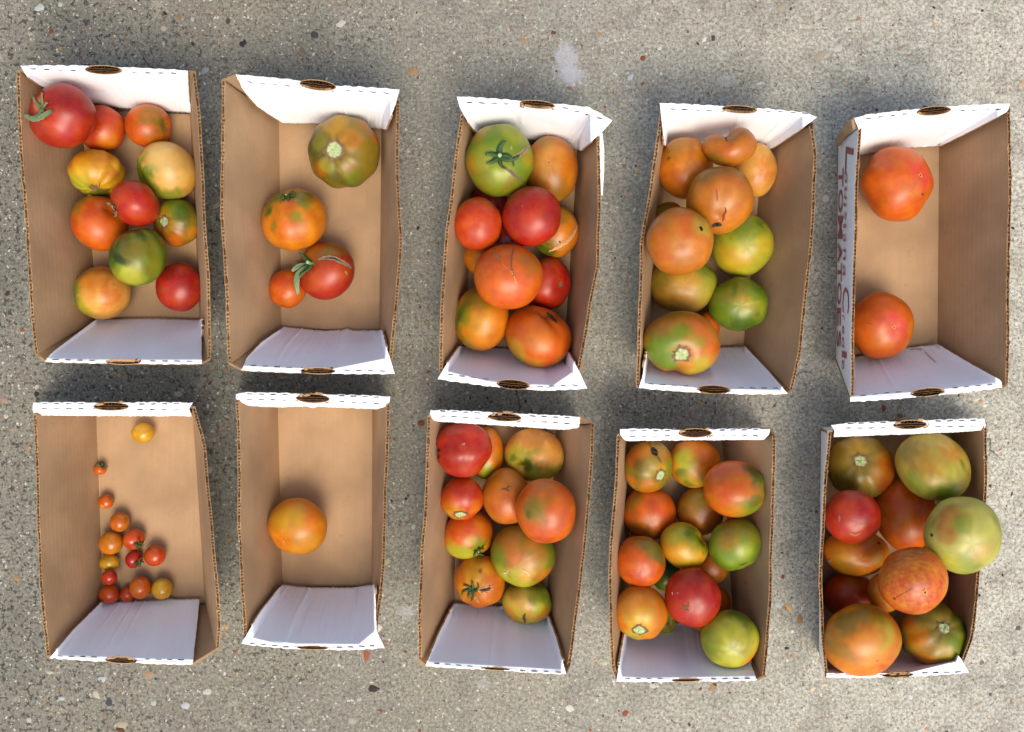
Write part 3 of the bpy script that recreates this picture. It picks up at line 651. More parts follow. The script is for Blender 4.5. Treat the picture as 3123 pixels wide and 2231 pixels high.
def tomato_mesh(bbox, base, patches, axis, P, rng, zc, X, s, fine=True):
    """a tomato's surface in world metres, fitted so that it shows at bbox (crop pixels)"""
    x0, y0, x1, y1 = bbox; c0 = X(((x0 + x1) / 2, (y0 + y1) / 2)); rx, ry = (x1 - x0) / 2 * s, (y1 - y0) / 2 * s
    mcx, mcy, mrx, mry = (x0 + x1) / 2, (y0 + y1) / 2, (x1 - x0) / 2, (y1 - y0) / 2
    nt, npn = (54, 84) if fine else (26, 36)
    th = np.linspace(0, math.pi, nt)[:, None] * np.ones(npn)[None]; ph = np.linspace(0, 2 * math.pi, npn, endpoint=False)[None] * np.ones(nt)[:, None]
    th, ph = th.ravel(), ph.ravel(); st, ct = np.sin(th), np.cos(th)
    U = np.stack([st * np.cos(ph), st * np.sin(ph), ct], 1)
    k, ribs, amp = P.get('k', 0.86), P.get('n', 5), P.get('a', 0.018) * 0.85
    rad = 1 + amp * np.cos(ribs * ph + rng.uniform(0, 6)) * st * (0.75 + 0.25 * ct) + amp * 0.5 * np.cos((ribs + 2) * ph + 1) * st ** 2 * (0.5 + 0.5 * ct)
    rad = rad + 0.030 * snoise(U, 1.9, rng) + 0.006 * snoise(U, 5, rng)
    V = U * rad[:, None] * np.array([1, 1, k])
    V[:, 2] -= P.get('dip', 0.13) * np.exp(-(st / 0.30) ** 2) * (ct > 0)
    V[:, 2] += P.get('bdip', 0.025) * np.exp(-(st / 0.25) ** 2) * (ct < 0)
    # orientation of the stem axis
    kind, ax, ay = axis
    if kind in 'sb':
        d = np.array([(ax - mcx) / mrx, -(ay - mcy) / mry]); q = np.linalg.norm(d); d = d * min(1, 0.97 / max(q, 1e-6)); a = np.array([d[0], d[1], math.sqrt(max(0.0, 1 - d @ d))])
        if kind == 'b': a = -a
    else: a = np.array([ax, ay, -0.8]); a /= np.linalg.norm(a)
    z = Vector((0, 0, 1)); q = z.rotation_difference(Vector(a)); Rm = np.array(q.to_matrix())
    V = V @ Rm.T; U = U @ Rm.T
    def disc(px, py):
        dd = np.array([(px - mcx) / mrx, -(py - mcy) / mry]); m = np.linalg.norm(dd)
        if m > 0.995: dd = dd * 0.995 / m; return np.array([dd[0], dd[1], 0.1 if m < 1.3 else -0.2])
        return np.array([dd[0], dd[1], math.sqrt(1 - dd @ dd)])
    mr = (mrx + mry) / 2
    for dn in P.get('dents', ()):
        px, py, r, dep = dn[:4]; stc, ang = (dn[4], dn[5]) if len(dn) > 4 else (1, 0)
        C = U - disc(px, py); ca, sa = math.cos(math.radians(ang)), math.sin(math.radians(ang)); rr = r / mr
        u_, v_ = C[:, 0] * ca + C[:, 1] * sa, -C[:, 0] * sa + C[:, 1] * ca
        rim_ = math.hypot((px - mcx) / mrx, (py - mcy) / mry) > 0.93
        dd = np.sqrt((u_ / stc) ** 2 + v_ ** 2 + C[:, 2] ** 2 * (0.06 if rim_ else 1 / max(1, stc))) / rr
        V *= (1 - dep * np.exp(-dd ** 2))[:, None]
    # colour: base tone, seasonal blotches, streaks along the meridians
    n1, n2, n3 = snoise(U, 3.0, rng), snoise(U, 9, rng), snoise(U, 24, rng); loc = np.stack([np.cos(ph) * 7, np.sin(ph) * 7, th * 0.9], 1); strk = snoise(loc, 1.0, rng, 12)
    col = np.ones((len(U), 3)) * PALL[base]
    other = P.get('mix', None)
    if other: col = col * (1 - (w := np.clip(0.5 + 0.55 * n1 + 0.25 * n2, 0, 1)[:, None] * 0.75)) + PALL[other] * w
    for pt in patches:
        px, py, r, ck, stg = pt[:5]; r = r * (1.22 if ck in 'gGlbB' and r > 25 else 1); stg = min(1, stg * (1.15 if ck in 'gGlbB' else 1)); stc, ang = (pt[5], pt[6]) if len(pt) > 5 else (1, 0)
        C = U - disc(px, py); ca, sa = math.cos(math.radians(ang)), math.sin(math.radians(ang)); rr = r / mr
        u_, v_ = C[:, 0] * ca + C[:, 1] * sa, -C[:, 0] * sa + C[:, 1] * ca
        dd = np.sqrt((u_ / stc) ** 2 + v_ ** 2 + C[:, 2] ** 2 * (0.8 / max(1, stc))) / rr
        dd = dd + 0.10 * n1 + 0.10 * n2 + 0.20 * strk + 0.11 * n3
        w = np.clip((1.28 - dd) / 0.82, 0, 1); w = (w * w * (3 - 2 * w) * stg)[:, None]
        col = col * (1 - w) + PALL[ck] * w
    col = col * (1 + 0.07 * n1 + 0.05 * n2 + 0.06 * strk + 0.03 * n3)[:, None]
    if P.get('stripe'):
        w = np.clip(strk * 0.9 - 0.25, 0, 1)[:, None] * P['stripe'] * np.clip(st * 1.5, 0, 1)[:, None]; col = col * (1 - w) + PALL[P.get('sc', 'G')] * w
    if P.get('speckle'):
        sp = snoise(U, 44, rng, 22) + 0.4 * snoise(U, 12, rng); w = np.clip(sp * 0.8, 0, 1)[:, None] * P['speckle']; col = col * (1 - w) + PALL['y'] * w; w = np.clip(-sp * 0.7 - 0.2, 0, 1)[:, None] * 0.6; col = col * (1 - w) + PALL['r'] * w
    col = np.clip(col, 0.004, 0.95)
    # size and place: scale until the projection fills the box
    F0 = FP; sc = np.array([rx, ry]) * (H - zc) / F0
    rzm = P.get('rz', 0.92); ext = np.array([V[:, 0].max(), V[:, 1].max()])
    cen = W(c0[0], c0[1], zc)
    S = np.array([sc[0] / ext[0], sc[1] / ext[1]])
    for _ in range(5):
        Wd = np.stack([V[:, 0] * S[0], V[:, 1] * S[1], V[:, 2] * (S[0] + S[1]) / 2 * rzm], 1) + cen
        u_ = CX + Wd[:, 0] * F0 / (H - Wd[:, 2]); v_ = CY - Wd[:, 1] * F0 / (H - Wd[:, 2])
        S[0] *= 2 * rx / (u_.max() - u_.min()); S[1] *= 2 * ry / (v_.max() - v_.min())
        cen[0] += (c0[0] - (u_.max() + u_.min()) / 2) * (H - zc) / F0; cen[1] -= (c0[1] - (v_.max() + v_.min()) / 2) * (H - zc) / F0
    Wd = np.stack([V[:, 0] * S[0], V[:, 1] * S[1], V[:, 2] * (S[0] + S[1]) / 2 * rzm], 1) + cen
    F = grid_faces(nt, npn, wrap=True)
    ext3 = (Wd.max(0) - Wd.min(0)) / 2
    return Wd, F, col, cen, a, ext3

PLACED = []
def settle(box, bbox, lo=0.0):
    """height of the centre: rests on the box floor, the walls and the tomatoes already laid in"""
    b = BOXES[box]; X, s = b['X'], b['s']; x0, y0, x1, y1 = bbox
    c = X(((x0 + x1) / 2, (y0 + y1) / 2)); r = ((x1 - x0) + (y1 - y0)) / 4 * s
    yn = c[1]; rl = np.array(b['lrim']); rr = np.array(b['rrim'])
    t = (yn - b['TL'][1]) / (b['BL'][1] - b['TL'][1]); xfl = b['TL'][0] + (b['BL'][0] - b['TL'][0]) * t; xfr = b['TR'][0] + (b['BR'][0] - b['TR'][0]) * t
    xrl = np.interp(yn, rl[:, 1], rl[:, 0]); xrr = np.interp(yn, rr[:, 1], rr[:, 0])
    segs = [(0, W(xfl, yn, 0)[0], W(xrl, yn, HB)[0], 1), (0, W(xfr, yn, 0)[0], W(xrr, yn, HB)[0], -1)]
    for (outer, bottom), sg in zip(b['ends'], (-1, 1)):
        o_, b_ = np.array(outer), np.array(bottom); bi = np.argsort(b_[:, 0])
        ya = np.interp(c[0], o_[:, 0], o_[:, 1]); yb = np.interp(c[0], b_[bi, 0], b_[bi, 1])
        if (yb - ya) * -sg > 70: segs.append((1, W(0, yb, 0)[1], W(0, ya, HB)[1], sg))
    z = lo or 0.0
    for _ in range(160):
        R = r * (H - z) / FP; ok = z >= R * 0.90 + 0.0036; p = W(c[0], c[1], z)
        if ok:
            for ax, f, rm, sg in segs:
                v = p[ax] - f; d = np.array([rm - f, HB]); tt = np.clip((v * d[0] + z * d[1]) / (d @ d), 0, 1)
                dist = math.hypot(v - d[0] * tt, z - HB * tt)
                side = (p[ax] - (f + (rm - f) * min(z / HB, 1))) * sg
                if dist < R * (0.90 if ax == 0 else 0.97) or (side < 0 and z < HB * 0.8): ok = False; break
        if ok:
            for (bx, q, rq) in PLACED:
                if bx == box and np.linalg.norm(q - p) < (rq + R) * 0.925: ok = False; break
        if ok: break
        z += 0.0015
        if z > 0.155: break
    PLACED.append((box, W(c[0], c[1], z), r * (H - z) / FP))
    return z

def drape(bvh, cen, x, y, off=0.0004, zf=None):
    """world point of the surface seen at picture pixel x, y"""
    o = Vector((0, 0, H)); d = Vector(W(x, y, 0)) - o; d.normalize()
    hit = bvh.ray_cast(o, d)
    if hit[0] is None: return None
    n = hit[1] if hit[1].dot(d) < 0 else -hit[1]
    return np.array(hit[0] + n * off), np.array(n)

SENSE = Vector((0, 0, 1))
def basis(a):
    a = Vector(a).normalized(); t = a.cross(Vector((0.31, 0.95, 0.1))).normalized(); return np.array(a), np.array(t), np.array(a.cross(t))

def scar(o, bvh, cen, a, R, rng, rr, green=True, star=False):
    A, T, B2 = basis(a); nr, n = 6, 26; V, C = [], []
    wob = 1 + 0.13 * rng.normal(size=n); wob = 0.5 * wob + 0.25 * (np.roll(wob, 1) + np.roll(wob, -1)); wob2 = 1 + 0.16 * rng.normal(size=n)
    pale, ring = lin((164, 176, 122)), lin((112, 84, 58))
    for k in range(nr):
        f = k / (nr - 1)
        for i in range(n):
            t = 6.2832 * i / n; q = rr * (f + 0.02) * wob[i] * (1 + (wob2[i] - 1) * (k == nr - 1))
            if star: q *= (1 + 0.9 * max(0, math.cos(2.5 * t)) ** 6 * f)
            p = cen + (T * math.cos(t) + B2 * math.sin(t)) * q + A * R * 1.8
            h = bvh.ray_cast(Vector(p), Vector(-A))
            hp = np.array(h[0]) if h[0] is not None else p - A * R
            lift = 0.0006 + (0.0014 * math.cos(f * 1.57) * (1 + 0.4 * rng.normal()) if green else 0)
            V.append(hp + A * lift)
            if star: C.append(lin((74, 54, 30)) if f < 0.55 else lin((206, 138, 70)))
            elif green: C.append((pale if f < 0.66 else ring) * (1 + 0.18 * rng.normal()))
            else: C.append(ring * (1 + 0.25 * rng.normal()))
    F = grid_faces(nr, n, wrap=True); F.append(tuple(range(n))[::-1])
    return mk('blossom_scar' if star else 'stem_scar', V, F, M_SCAR, o, colors=np.clip(C, 0.01, 0.9), origin=cen)

def calyx(o, bvh, cen, a, R, rng, L, n=5, dry=False, stem=True, angs=None, curl=1.0, name='calyx'):
    A, T, B2 = basis(a)
    # make T point to picture right as nearly as the axis allows so that angles read as in the picture
    xr = np.array([1.0, 0, 0]); xr = xr - A * (xr @ A)
    if np.linalg.norm(xr) < 0.2: xr = T
    T = xr / np.linalg.norm(xr); B2 = np.cross(A, T)
    V, F, C = [], [], []
    angs = angs or [360 * i / n + rng.uniform(-14, 14) for i in range(n)]
    for an in angs:
        Ls = L * rng.uniform(0.8, 1.2); if_len = 11; t0 = math.radians(an); bend = rng.uniform(-0.9, 0.9)
        wd = L * rng.uniform(0.13, 0.20); c = lin((40, 68, 28)) if not dry else lin((96, 104, 66)); c2 = lin((92, 116, 56)) if not dry else lin((150, 148, 110))
        o0 = len(V)
        for k in range(if_len):
            f = k / (if_len - 1); ang = t0 + bend * f * f
            dr = T * math.cos(ang) + B2 * math.sin(ang); sd = -T * math.sin(ang) + B2 * math.cos(ang)
            w = wd * (math.sin(math.pi * (0.18 + 0.82 * (1 - f) ** 0.8) * 0.62)) * (1 - f) ** 0.35 if f < 1 else 0.0
            for e in (-1, 0, 1):
                p = cen + dr * (Ls * f + 0.0008) + sd * w * e + A * R * 1.8
                h = bvh.ray_cast(Vector(p), Vector(-A)); hp = np.array(h[0]) if h[0] is not None else cen + dr * Ls * f + A * R * 0.8
                V.append(hp + A * (0.0012 + curl * 0.0035 * f * f * (1 + rng.normal() * .2) - 0.0006 * abs(e) + 0.0006 * (e == 0))); C.append((c * (1 - f * 0.6) + c2 * f * 0.6) * (0.75 if e == 0 else 1) * rng.uniform(0.85, 1.15))
        for k in range(if_len - 1):
            for e in (0, 1):
                q = o0 + k * 3 + e; F.append((q, q + 1, q + 4, q + 3))
    ob = mk(name, V, F, M_LEAF, o, colors=C, origin=cen)
    md = ob.modifiers.new('thickness', 'SOLIDIFY'); md.thickness = 0.0006
    if stem:
        h = bvh.ray_cast(Vector(cen + A * R * 1.8), Vector(-A)); b0 = np.array(h[0]) if h[0] is not None else cen + A * R * .8
        V, F, C = [], [], []; n_, rs = 10, L * 0.13; lean = (T * rng.uniform(-.3, .3) + B2 * rng.uniform(-.3, .3))
        for k, (f, q) in enumerate(((-.1, 1.5), (0.25, 1.0), (0.6, 0.85), (1.0, 0.95), (1.05, 0.6))):
            for i in range(n_):
                t = 6.2832 * i / n_; V.append(b0 + A * (L * 0.42 * f) + lean * L * .3 * f + (T * math.cos(t) + B2 * math.sin(t)) * rs * q); C.append(lin((92, 124, 70)) if k < 3 else lin((150, 178, 120)))
        F = grid_faces(5, n_, wrap=True); F.append(tuple(range(4 * n_, 5 * n_)))
        mk('stem', V, F, M_LEAF, o, colors=C, origin=cen)

def crack(o, bvh, cen, pts, wd, colr, rng, name='crack', raise_=0.0006):
    q = smooth_poly(pts, 26) if len(pts) > 2 else poly_at(pts, np.linspace(0, 1, 18)); q = q + rng.normal(size=q.shape) * wd * 0.06
    V, F, C = [], [], []; m = len(q); c = lin(colr)
    rowsN = []
    for k in range(m):
        dx, dy = (q[min(k + 1, m - 1)] - q[max(k - 1, 0)]); l = math.hypot(dx, dy) or 1; nx, ny = -dy / l, dx / l
        w = wd / 2 * (math.sin(math.pi * (0.04 + 0.92 * k / (m - 1))) ** 0.55) * rng.uniform(0.85, 1.15)
        rr = []
        for e in (-1, 0, 1):
            h = drape(bvh, cen, q[k][0] + nx * w * e, q[k][1] + ny * w * e, raise_ * (1.0 if e else 0.5))
            if h is None: rr = None; break
            rr.append(h[0])
        if rr: rowsN.append(rr)
    if len(rowsN) < 2: return
    for rr in rowsN:
        for e, p in enumerate(rr): V.append(p); C.append(c * ((0.55 if e == 1 else 1.1) * rng.uniform(0.8, 1.2)))
    for k in range(len(rowsN) - 1):
        for e in (0, 1):
            a_ = k * 3 + e; F.append((a_, a_ + 1, a_ + 4, a_ + 3))
    return mk(name, V, F, M_SCAR, o, colors=np.clip(C, 0.005, 0.9), origin=cen)

GROUPS = {'t': 'large tomatoes in the upper row of boxes', 'b': 'large tomatoes in the lower row of boxes'}
def tom(box_, label, bbox, base, patches=(), axis=('h', 0.1, 0.1), cherry=False, **P):
    b = BOXES[box_]; X, s = b['X'], b['s']; rng = np.random.default_rng(sum(map(ord, label)) * 7 + int(bbox[0]) + 31 * int(bbox[1]))
    zc = P.get('z') or settle(box_, bbox, P.get('lo', 0))
    Wd, F, col, cen, a, ext = tomato_mesh(bbox, base, patches, axis, P, rng, zc, X, s, fine=not cherry)
    nm = 'cherry_tomato' if cherry else 'tomato'
    o = mk(nm, Wd, F, M_CHERRY if cherry else M_TOM, colors=col, origin=cen); o.location = cen
    o['label'] = label; o['category'] = 'cherry tomato' if cherry else 'tomato'
    o['group'] = 'cherry tomatoes in the lower left box' if cherry else GROUPS[box_[0]]
    bvh = BVHTree.FromPolygons([Vector(v) for v in Wd], F); R = float(ext.mean())
    sk = P.get('stem')
    if sk == 'scar': scar(o, bvh, cen, a, R, rng, P.get('sr', 0.19) * 1.3 * R, True)
    if sk == 'brown': scar(o, bvh, cen, a, R, rng, P.get('sr', 0.15) * R, False)
    if sk == 'calyx': calyx(o, bvh, cen, a, R, rng, P.get('cl', 0.42) * 1.25 * R, dry=P.get('dry', False), angs=P.get('angs'), n=P.get('cn', 5), curl=P.get('curl', 1.0), stem=P.get('peg', True))
    if axis[0] == 'b': scar(o, bvh, cen, -a, R, rng, P.get('sr', 0.035) * R, False, True)
    for c in P.get('cracks', ()):
        crack(o, bvh, cen, [X(p) for p in c[0]], c[1], c[2] if len(c) > 2 else (120, 92, 58), rng, c[3] if len(c) > 3 else 'crack')
    return o, bvh, cen

# ---- box t1
tom('t1', 'smooth red orange tomato half hidden beneath the biggest red tomato', (385, 275, 625, 507), 'q', [(560, 470, 60, 'o', .8), (480, 340, 70, 'r', .5), (610, 400, 40, 'O', .6)])
tom('t1', 'small orange red tomato against the white flap, right of the biggest red one', (616, 271, 848, 490), 'O', [(780, 330, 55, 'b', .6), (700, 300, 50, 'o', .8), (830, 380, 40, 'b', .8), (800, 450, 50, 'G', .3), (650, 370, 50, 'q', .5)], axis=('s', 850, 380), dents=[(860, 380, 40, .1)])
tom('t1', 'ribbed yellow orange tomato with a dark scar at its lower edge', (333, 493, 622, 728), 'y', [(400, 560, 90, 'o', .7), (560, 560, 70, 'n', .7), (490, 730, 50, 'B', .9), (400, 690, 70, 'l', .8), (440, 640, 50, 'Y', .5), (600, 640, 50, 'n', .8)],
    axis=('s', 490, 712), stem='brown', n=11, a=.03, sr=.16, cracks=[(((494, 655), (494, 680)), 3, (120, 80, 60))])
tom('t1', 'pale peach tomato with a green left side, below the right end of the flap', (678, 455, 978, 748), 'P', [(690, 600, 95, 'g', .85), (725, 680, 85, 'g', .85), (850, 745, 70, 'g', .7), (760, 720, 50, 'l', .8), (960, 680, 60, 'y', .6), (820, 520, 90, 'w', .6), (700, 545, 18, 'B', .6)], axis=('s', 700, 640), dents=[(735, 690, 30, .06)])
tom('t1', 'orange red tomato with an olive blush at its upper left', (348, 725, 640, 1000), 'O', [(420, 800, 60, 'b', .7), (520, 800, 60, 'q', .6), (480, 900, 90, 'k', .35), (400, 900, 60, 'q', .5)], axis=('s', 600, 800))
tom('t1', 'olive and yellow tomato with a pale round stem scar, at the right wall', (757, 742, 992, 978), 'b', [(900, 790, 60, 'g', .8), (940, 830, 40, 'G', .6), (820, 820, 50, 'y', .5), (800, 930, 40, 'O', .6), (890, 960, 60, 'O', .8), (970, 920, 40, 'o', .7), (860, 880, 40, 'y', .5), (960, 780, 40, 'G', .5)],
    axis=('s', 832, 868), stem='scar', n=7, a=.03, sr=.22, stripe=.4)
tom('t1', 'orange and green tomato at the bottom left, beside the small deep red one', (368, 1075, 650, 1338), 'p', [(385, 1180, 80, 'g', .95), (410, 1260, 75, 'g', .9), (440, 1290, 50, 'l', .8), (520, 1170, 80, 'o', .8), (600, 1240, 70, 'O', .6), (430, 1120, 50, 'n', .6), (480, 1230, 40, 'p', .7)], axis=('s', 375, 1200), dents=[(395, 1250, 30, .08)])
tom('t1', 'small deep red tomato in the lower right corner of the far left upper box', (770, 1055, 1008, 1298), 'r', [(840, 1110, 50, 'R', .5), (880, 1230, 60, 'k', .35), (960, 1200, 60, 'R', .5)], cracks=[(((835, 1130), (850, 1124)), 4, (90, 60, 40))])
tom('t1', 'green tomato with dark green diagonal stripes', (536, 885, 830, 1172), 'g', [(600, 980, 70, 'G', .9, 1.8, -40), (700, 1080, 24, 'd', .75, 4.5, -32), (680, 1130, 60, 'l', .8), (700, 1010, 45, 'b', .6), (780, 980, 60, 'b', .5), (800, 1080, 40, 'b', .5), (640, 920, 50, 'n', .35), (720, 920, 22, 'G', .8, 3, -45), (640, 1050, 20, 'd', .9, 3, -30)],
    axis=('s', 660, 890), stripe=.35, n=8, a=.03)
tom('t1', 'plain red tomato with a bit of calyx, lying above the striped green one', (545, 646, 792, 878), 'r', [(640, 740, 60, 'k', .35), (700, 830, 60, 'q', .7), (760, 740, 50, 'q', .4)], axis=('s', 556, 805), stem='calyx', cl=.30, angs=[200, 260, 320, 30, 100], dry=True, peg=False, dents=[(560, 800, 30, .12)])
big, bvh_, cen_ = tom('t1', 'biggest red tomato with a dried calyx, overhanging the upper left box corner', (143, 165, 480, 490), 'r', [(300, 400, 80, 'q', .4), (240, 300, 34, 'p', .55), (400, 300, 80, 'R', .3), (420, 430, 50, 'k', .25), (200, 420, 60, 'R', .35)],
    axis=('s', 248, 318), stem='calyx', cl=.32, angs=[20, 80, 150, 255, 310], dry=True, peg=False, n=5, a=.03, sr=.2)
def curled_leaf(parent, box_, pts, z0, z1, wd, rng, arch=0.008):
    X = BOXES[box_]['X']; q = smooth_poly([X(p) for p in pts], 16); n = len(q); V, F, C = [], [], []
    for k in range(n):
        f = k / (n - 1); dx, dy = q[min(k + 1, n - 1)] - q[max(k - 1, 0)]; l = math.hypot(dx, dy) or 1; nx, ny = -dy / l, dx / l
        w = wd * (0.35 + 0.65 * math.sin(math.pi * min(1, f * 1.05)) ** 0.7) * rng.uniform(0.8, 1.2); z = z0 + (z1 - z0) * f ** 1.6 + arch * math.sin(math.pi * f)
        for e in (-1, 0, 1):
            V.append(W(q[k][0] + nx * w * e, q[k][1] + ny * w * e, z - (0.0022 if e == 0 else 0) + 0.0012 * e * math.sin(f * 7)))
            C.append(lin((66, 88, 50)) * (1 - f * .6) + lin((156, 168, 126)) * f * .6 * rng.uniform(.8, 1.2))
    for k in range(n - 1):
        for e in (0, 1): a_ = k * 3 + e; F.append((a_, a_ + 1, a_ + 4, a_ + 3))
    ob = mk('dry_leaf', V, F, M_LEAF, parent, colors=C, origin=np.array(parent.location)); ob.modifiers.new('t', 'SOLIDIFY').thickness = 0.0009
    return ob
def top_z(bvh, box_, p):
    q = BOXES[box_]['X'](p); h = drape(bvh, None, q[0], q[1], 0.001); return float(h[0][2])
curled_leaf(big, 't1', [(262, 300), (225, 322), (185, 345), (150, 343), (116, 322)], top_z(bvh_, 't1', (262, 300)), top_z(bvh_, 't1', (160, 330)), 8, np.random.default_rng(3), 0.004)
# ---- box t2
tom('t2', 'smallest tomato of its box, orange red, under the dry leaf of its neighbour', (323, 1040, 510, 1233), 'O', [(400, 1100, 50, 'q', .6), (440, 1190, 40, 'o', .3)])
tom('t2', 'large olive and orange tomato with a round green scar facing up', (517, 272, 876, 640), 'b', [(670, 330, 90, 'y', .6), (760, 420, 80, 'o', .45), (560, 440, 80, 'B', .95), (590, 430, 40, 'l', .3), (860, 400, 45, 'O', .7), (820, 520, 70, 'b', .9), (690, 600, 100, 'B', .75), (600, 570, 50, 'O', .4), (800, 330, 60, 'k', .4), (640, 560, 40, 'l', .4), (740, 560, 60, 'y', .3), (760, 600, 40, 'g', .5)],
    axis=('s', 667, 480), stem='scar', n=9, a=.028, sr=.23, stripe=.25, sc='B')
tom('t2', 'orange tomato with green streaked shoulders and a dark stem stub', (287, 640, 615, 950), 'o', [(350, 700, 60, 'b', .85), (500, 690, 70, 'b', .85), (440, 680, 60, 'g', .5), (350, 765, 18, 'G', .9, 2.2, 60), (490, 790, 36, 'g', .75), (450, 740, 50, 'O', .8), (450, 850, 70, 'k', .55), (375, 840, 20, 'b', .7, 2, 70), (350, 900, 40, 'o', .8), (560, 780, 40, 'O', .4), (540, 740, 30, 'g', .6)],
    axis=('s', 428, 668), stem='calyx', cl=.22, curl=.4, n=7, a=.025)
o2, bv2, _c2 = tom('t2', 'red tomato with a curved brown crack and a drooping green leaf', (462, 905, 750, 1192), 'r', [(560, 960, 70, 'b', .45), (640, 930, 60, 'b', .5), (620, 1100, 80, 'q', .7), (560, 1110, 60, 'O', .4), (700, 1050, 50, 'O', .5)],
    axis=('s', 530, 1015), stem='calyx', cl=.42, angs=[135, 175, 212, 228, 250], curl=1.6, cracks=[(((572, 995), (610, 980), (650, 988), (700, 1012), (733, 1035)), 13, (150, 128, 96)), (((600, 990), (640, 984), (680, 1000)), 5, (60, 45, 30)), (((703, 1050), (709, 1068)), 5, (200, 150, 110), 'skin_mark')])
curled_leaf(o2, 't2', [(522, 1020), (490, 1040), (462, 1070), (458, 1110), (472, 1165)], top_z(bv2, 't2', (525, 1020)), 0.052, 8, np.random.default_rng(5), 0.006)
curled_leaf(o2, 't2', [(515, 1012), (490, 1020), (462, 1025), (440, 1050)], top_z(bv2, 't2', (520, 1010)), 0.058, 6, np.random.default_rng(6), 0.004)
# ---- box t3
tom('t3', 'dark red tomato barely showing below the green one', (240, 500, 440, 720), 'R')
tom('t3', 'orange tomato mostly hidden at the left wall', (215, 770, 400, 960), 'o')
tom('t3', 'dark brown red tomato deep in the gap at the middle', (330, 690, 520, 870), 'R')
tom('t3', 'dull orange tomato with a dark blossom dot beside the green one', (510, 265, 785, 600), 'n', [(640, 400, 90, 'p', .6), (600, 300, 60, 'b', .4), (730, 470, 70, 'o', .7), (690, 560, 60, 'b', .4), (700, 380, 60, 'o', .6)], axis=('b', 633, 415), sr=.05)
tom('t3', 'orange tomato with a long curved healed crack', (555, 615, 790, 870), 'o', [(700, 660, 50, 'b', .5), (620, 840, 50, 'G', .8), (760, 700, 40, 'p', .5), (700, 800, 50, 'p', .4), (590, 850, 30, 'g', .8)], cracks=[(((778, 706), (765, 750), (730, 790), (690, 815), (640, 838)), 8, (222, 168, 120)), (((692, 786), (697, 796)), 4, (90, 50, 30), 'skin_mark')])
tom('t3', 'red tomato with a small brown scar, low at the right wall', (520, 865, 752, 1125), 'r', [(600, 1050, 60, 'q', .6), (700, 1010, 30, 'q', .4), (650, 950, 60, 'k', .25)], axis=('s', 703, 1014), stem='brown', sr=.11, dip=.06)
tom('t3', 'orange tomato with a green left side, lowest on the left of its box', (165, 1010, 445, 1330), 'o', [(190, 1150, 70, 'g', .85), (240, 1060, 50, 'b', .8), (300, 1200, 90, 'y', .5), (240, 1300, 50, 'g', .5), (380, 1230, 70, 'o', .6), (300, 1060, 60, 'b', .5)], axis=('s', 180, 1130))
tom('t3', 'orange red tomato with a deep crease in its top right', (424, 1105, 754, 1413), 'O', [(470, 1330, 60, 'y', .8), (560, 1400, 70, 'y', .6), (690, 1370, 50, 'y', .6), (600, 1280, 80, 'o', .6), (520, 1180, 70, 'O', .5), (480, 1390, 40, 'g', .5)], axis=('s', 650, 1130), stem='brown', sr=.05, dents=[(655, 1165, 26, .12, 3.2, -62), (612, 1125, 26, .14)], cracks=[(((630, 1142), (655, 1165), (678, 1192)), 9, (70, 50, 30))])
tom('t3', 'bright red tomato at the left wall of the crowded box', (165, 567, 408, 835), 'q', [(230, 640, 60, 'r', .5), (200, 620, 40, 'b', .4), (270, 700, 60, 'k', .35), (340, 760, 50, 'q', .5)])
tom('t3', 'deep red round tomato at the centre of the crowded box', (408, 516, 700, 815), 'r', [(560, 680, 80, 'k', .2), (480, 600, 80, 'R', .35), (650, 700, 60, 'R', .3)], axis=('b', 497, 628), sr=.015)
tom('t3', 'green tomato with a dried star calyx and two healed splits', (225, 205, 566, 567), 'g', [(380, 260, 100, 'g', .8), (470, 260, 70, 'l', .5), (250, 430, 60, 'n', .7), (300, 260, 60, 'p', .45), (330, 520, 90, 'b', .6), (540, 400, 50, 'y', .5), (400, 480, 60, 'l', .4), (440, 540, 50, 'b', .6), (300, 400, 60, 'l', .4)],
    axis=('s', 398, 396), stem='calyx', cl=.40, angs=[10, 95, 165, 225, 270, 330], dry=False, dip=.10, n=6, a=.02, cracks=[(((420, 392), (470, 372), (510, 350), (545, 305)), 13, (150, 128, 86)), (((415, 415), (460, 450), (510, 495)), 11, (120, 100, 64)), (((452, 316), (455, 338)), 5, (170, 150, 110))])
tom('t3', 'large orange red tomato with thin forked cracks meeting near its centre', (268, 800, 614, 1125), 'O', [(460, 960, 80, 'k', .6), (350, 880, 70, 'q', .4), (560, 900, 60, 'b', .35), (450, 1080, 80, 'q', .5), (290, 960, 40, 'o', .3)], axis=('b', 467, 958), cracks=[(((466, 822), (452, 880), (458, 930), (467, 958)), 5, (110, 84, 48)), (((362, 838), (385, 870), (400, 890)), 5, (150, 105, 70)), (((400, 890), (440, 930), (467, 958)), 2.5, (190, 120, 70)), (((467, 960), (482, 1012)), 3, (230, 150, 110))])
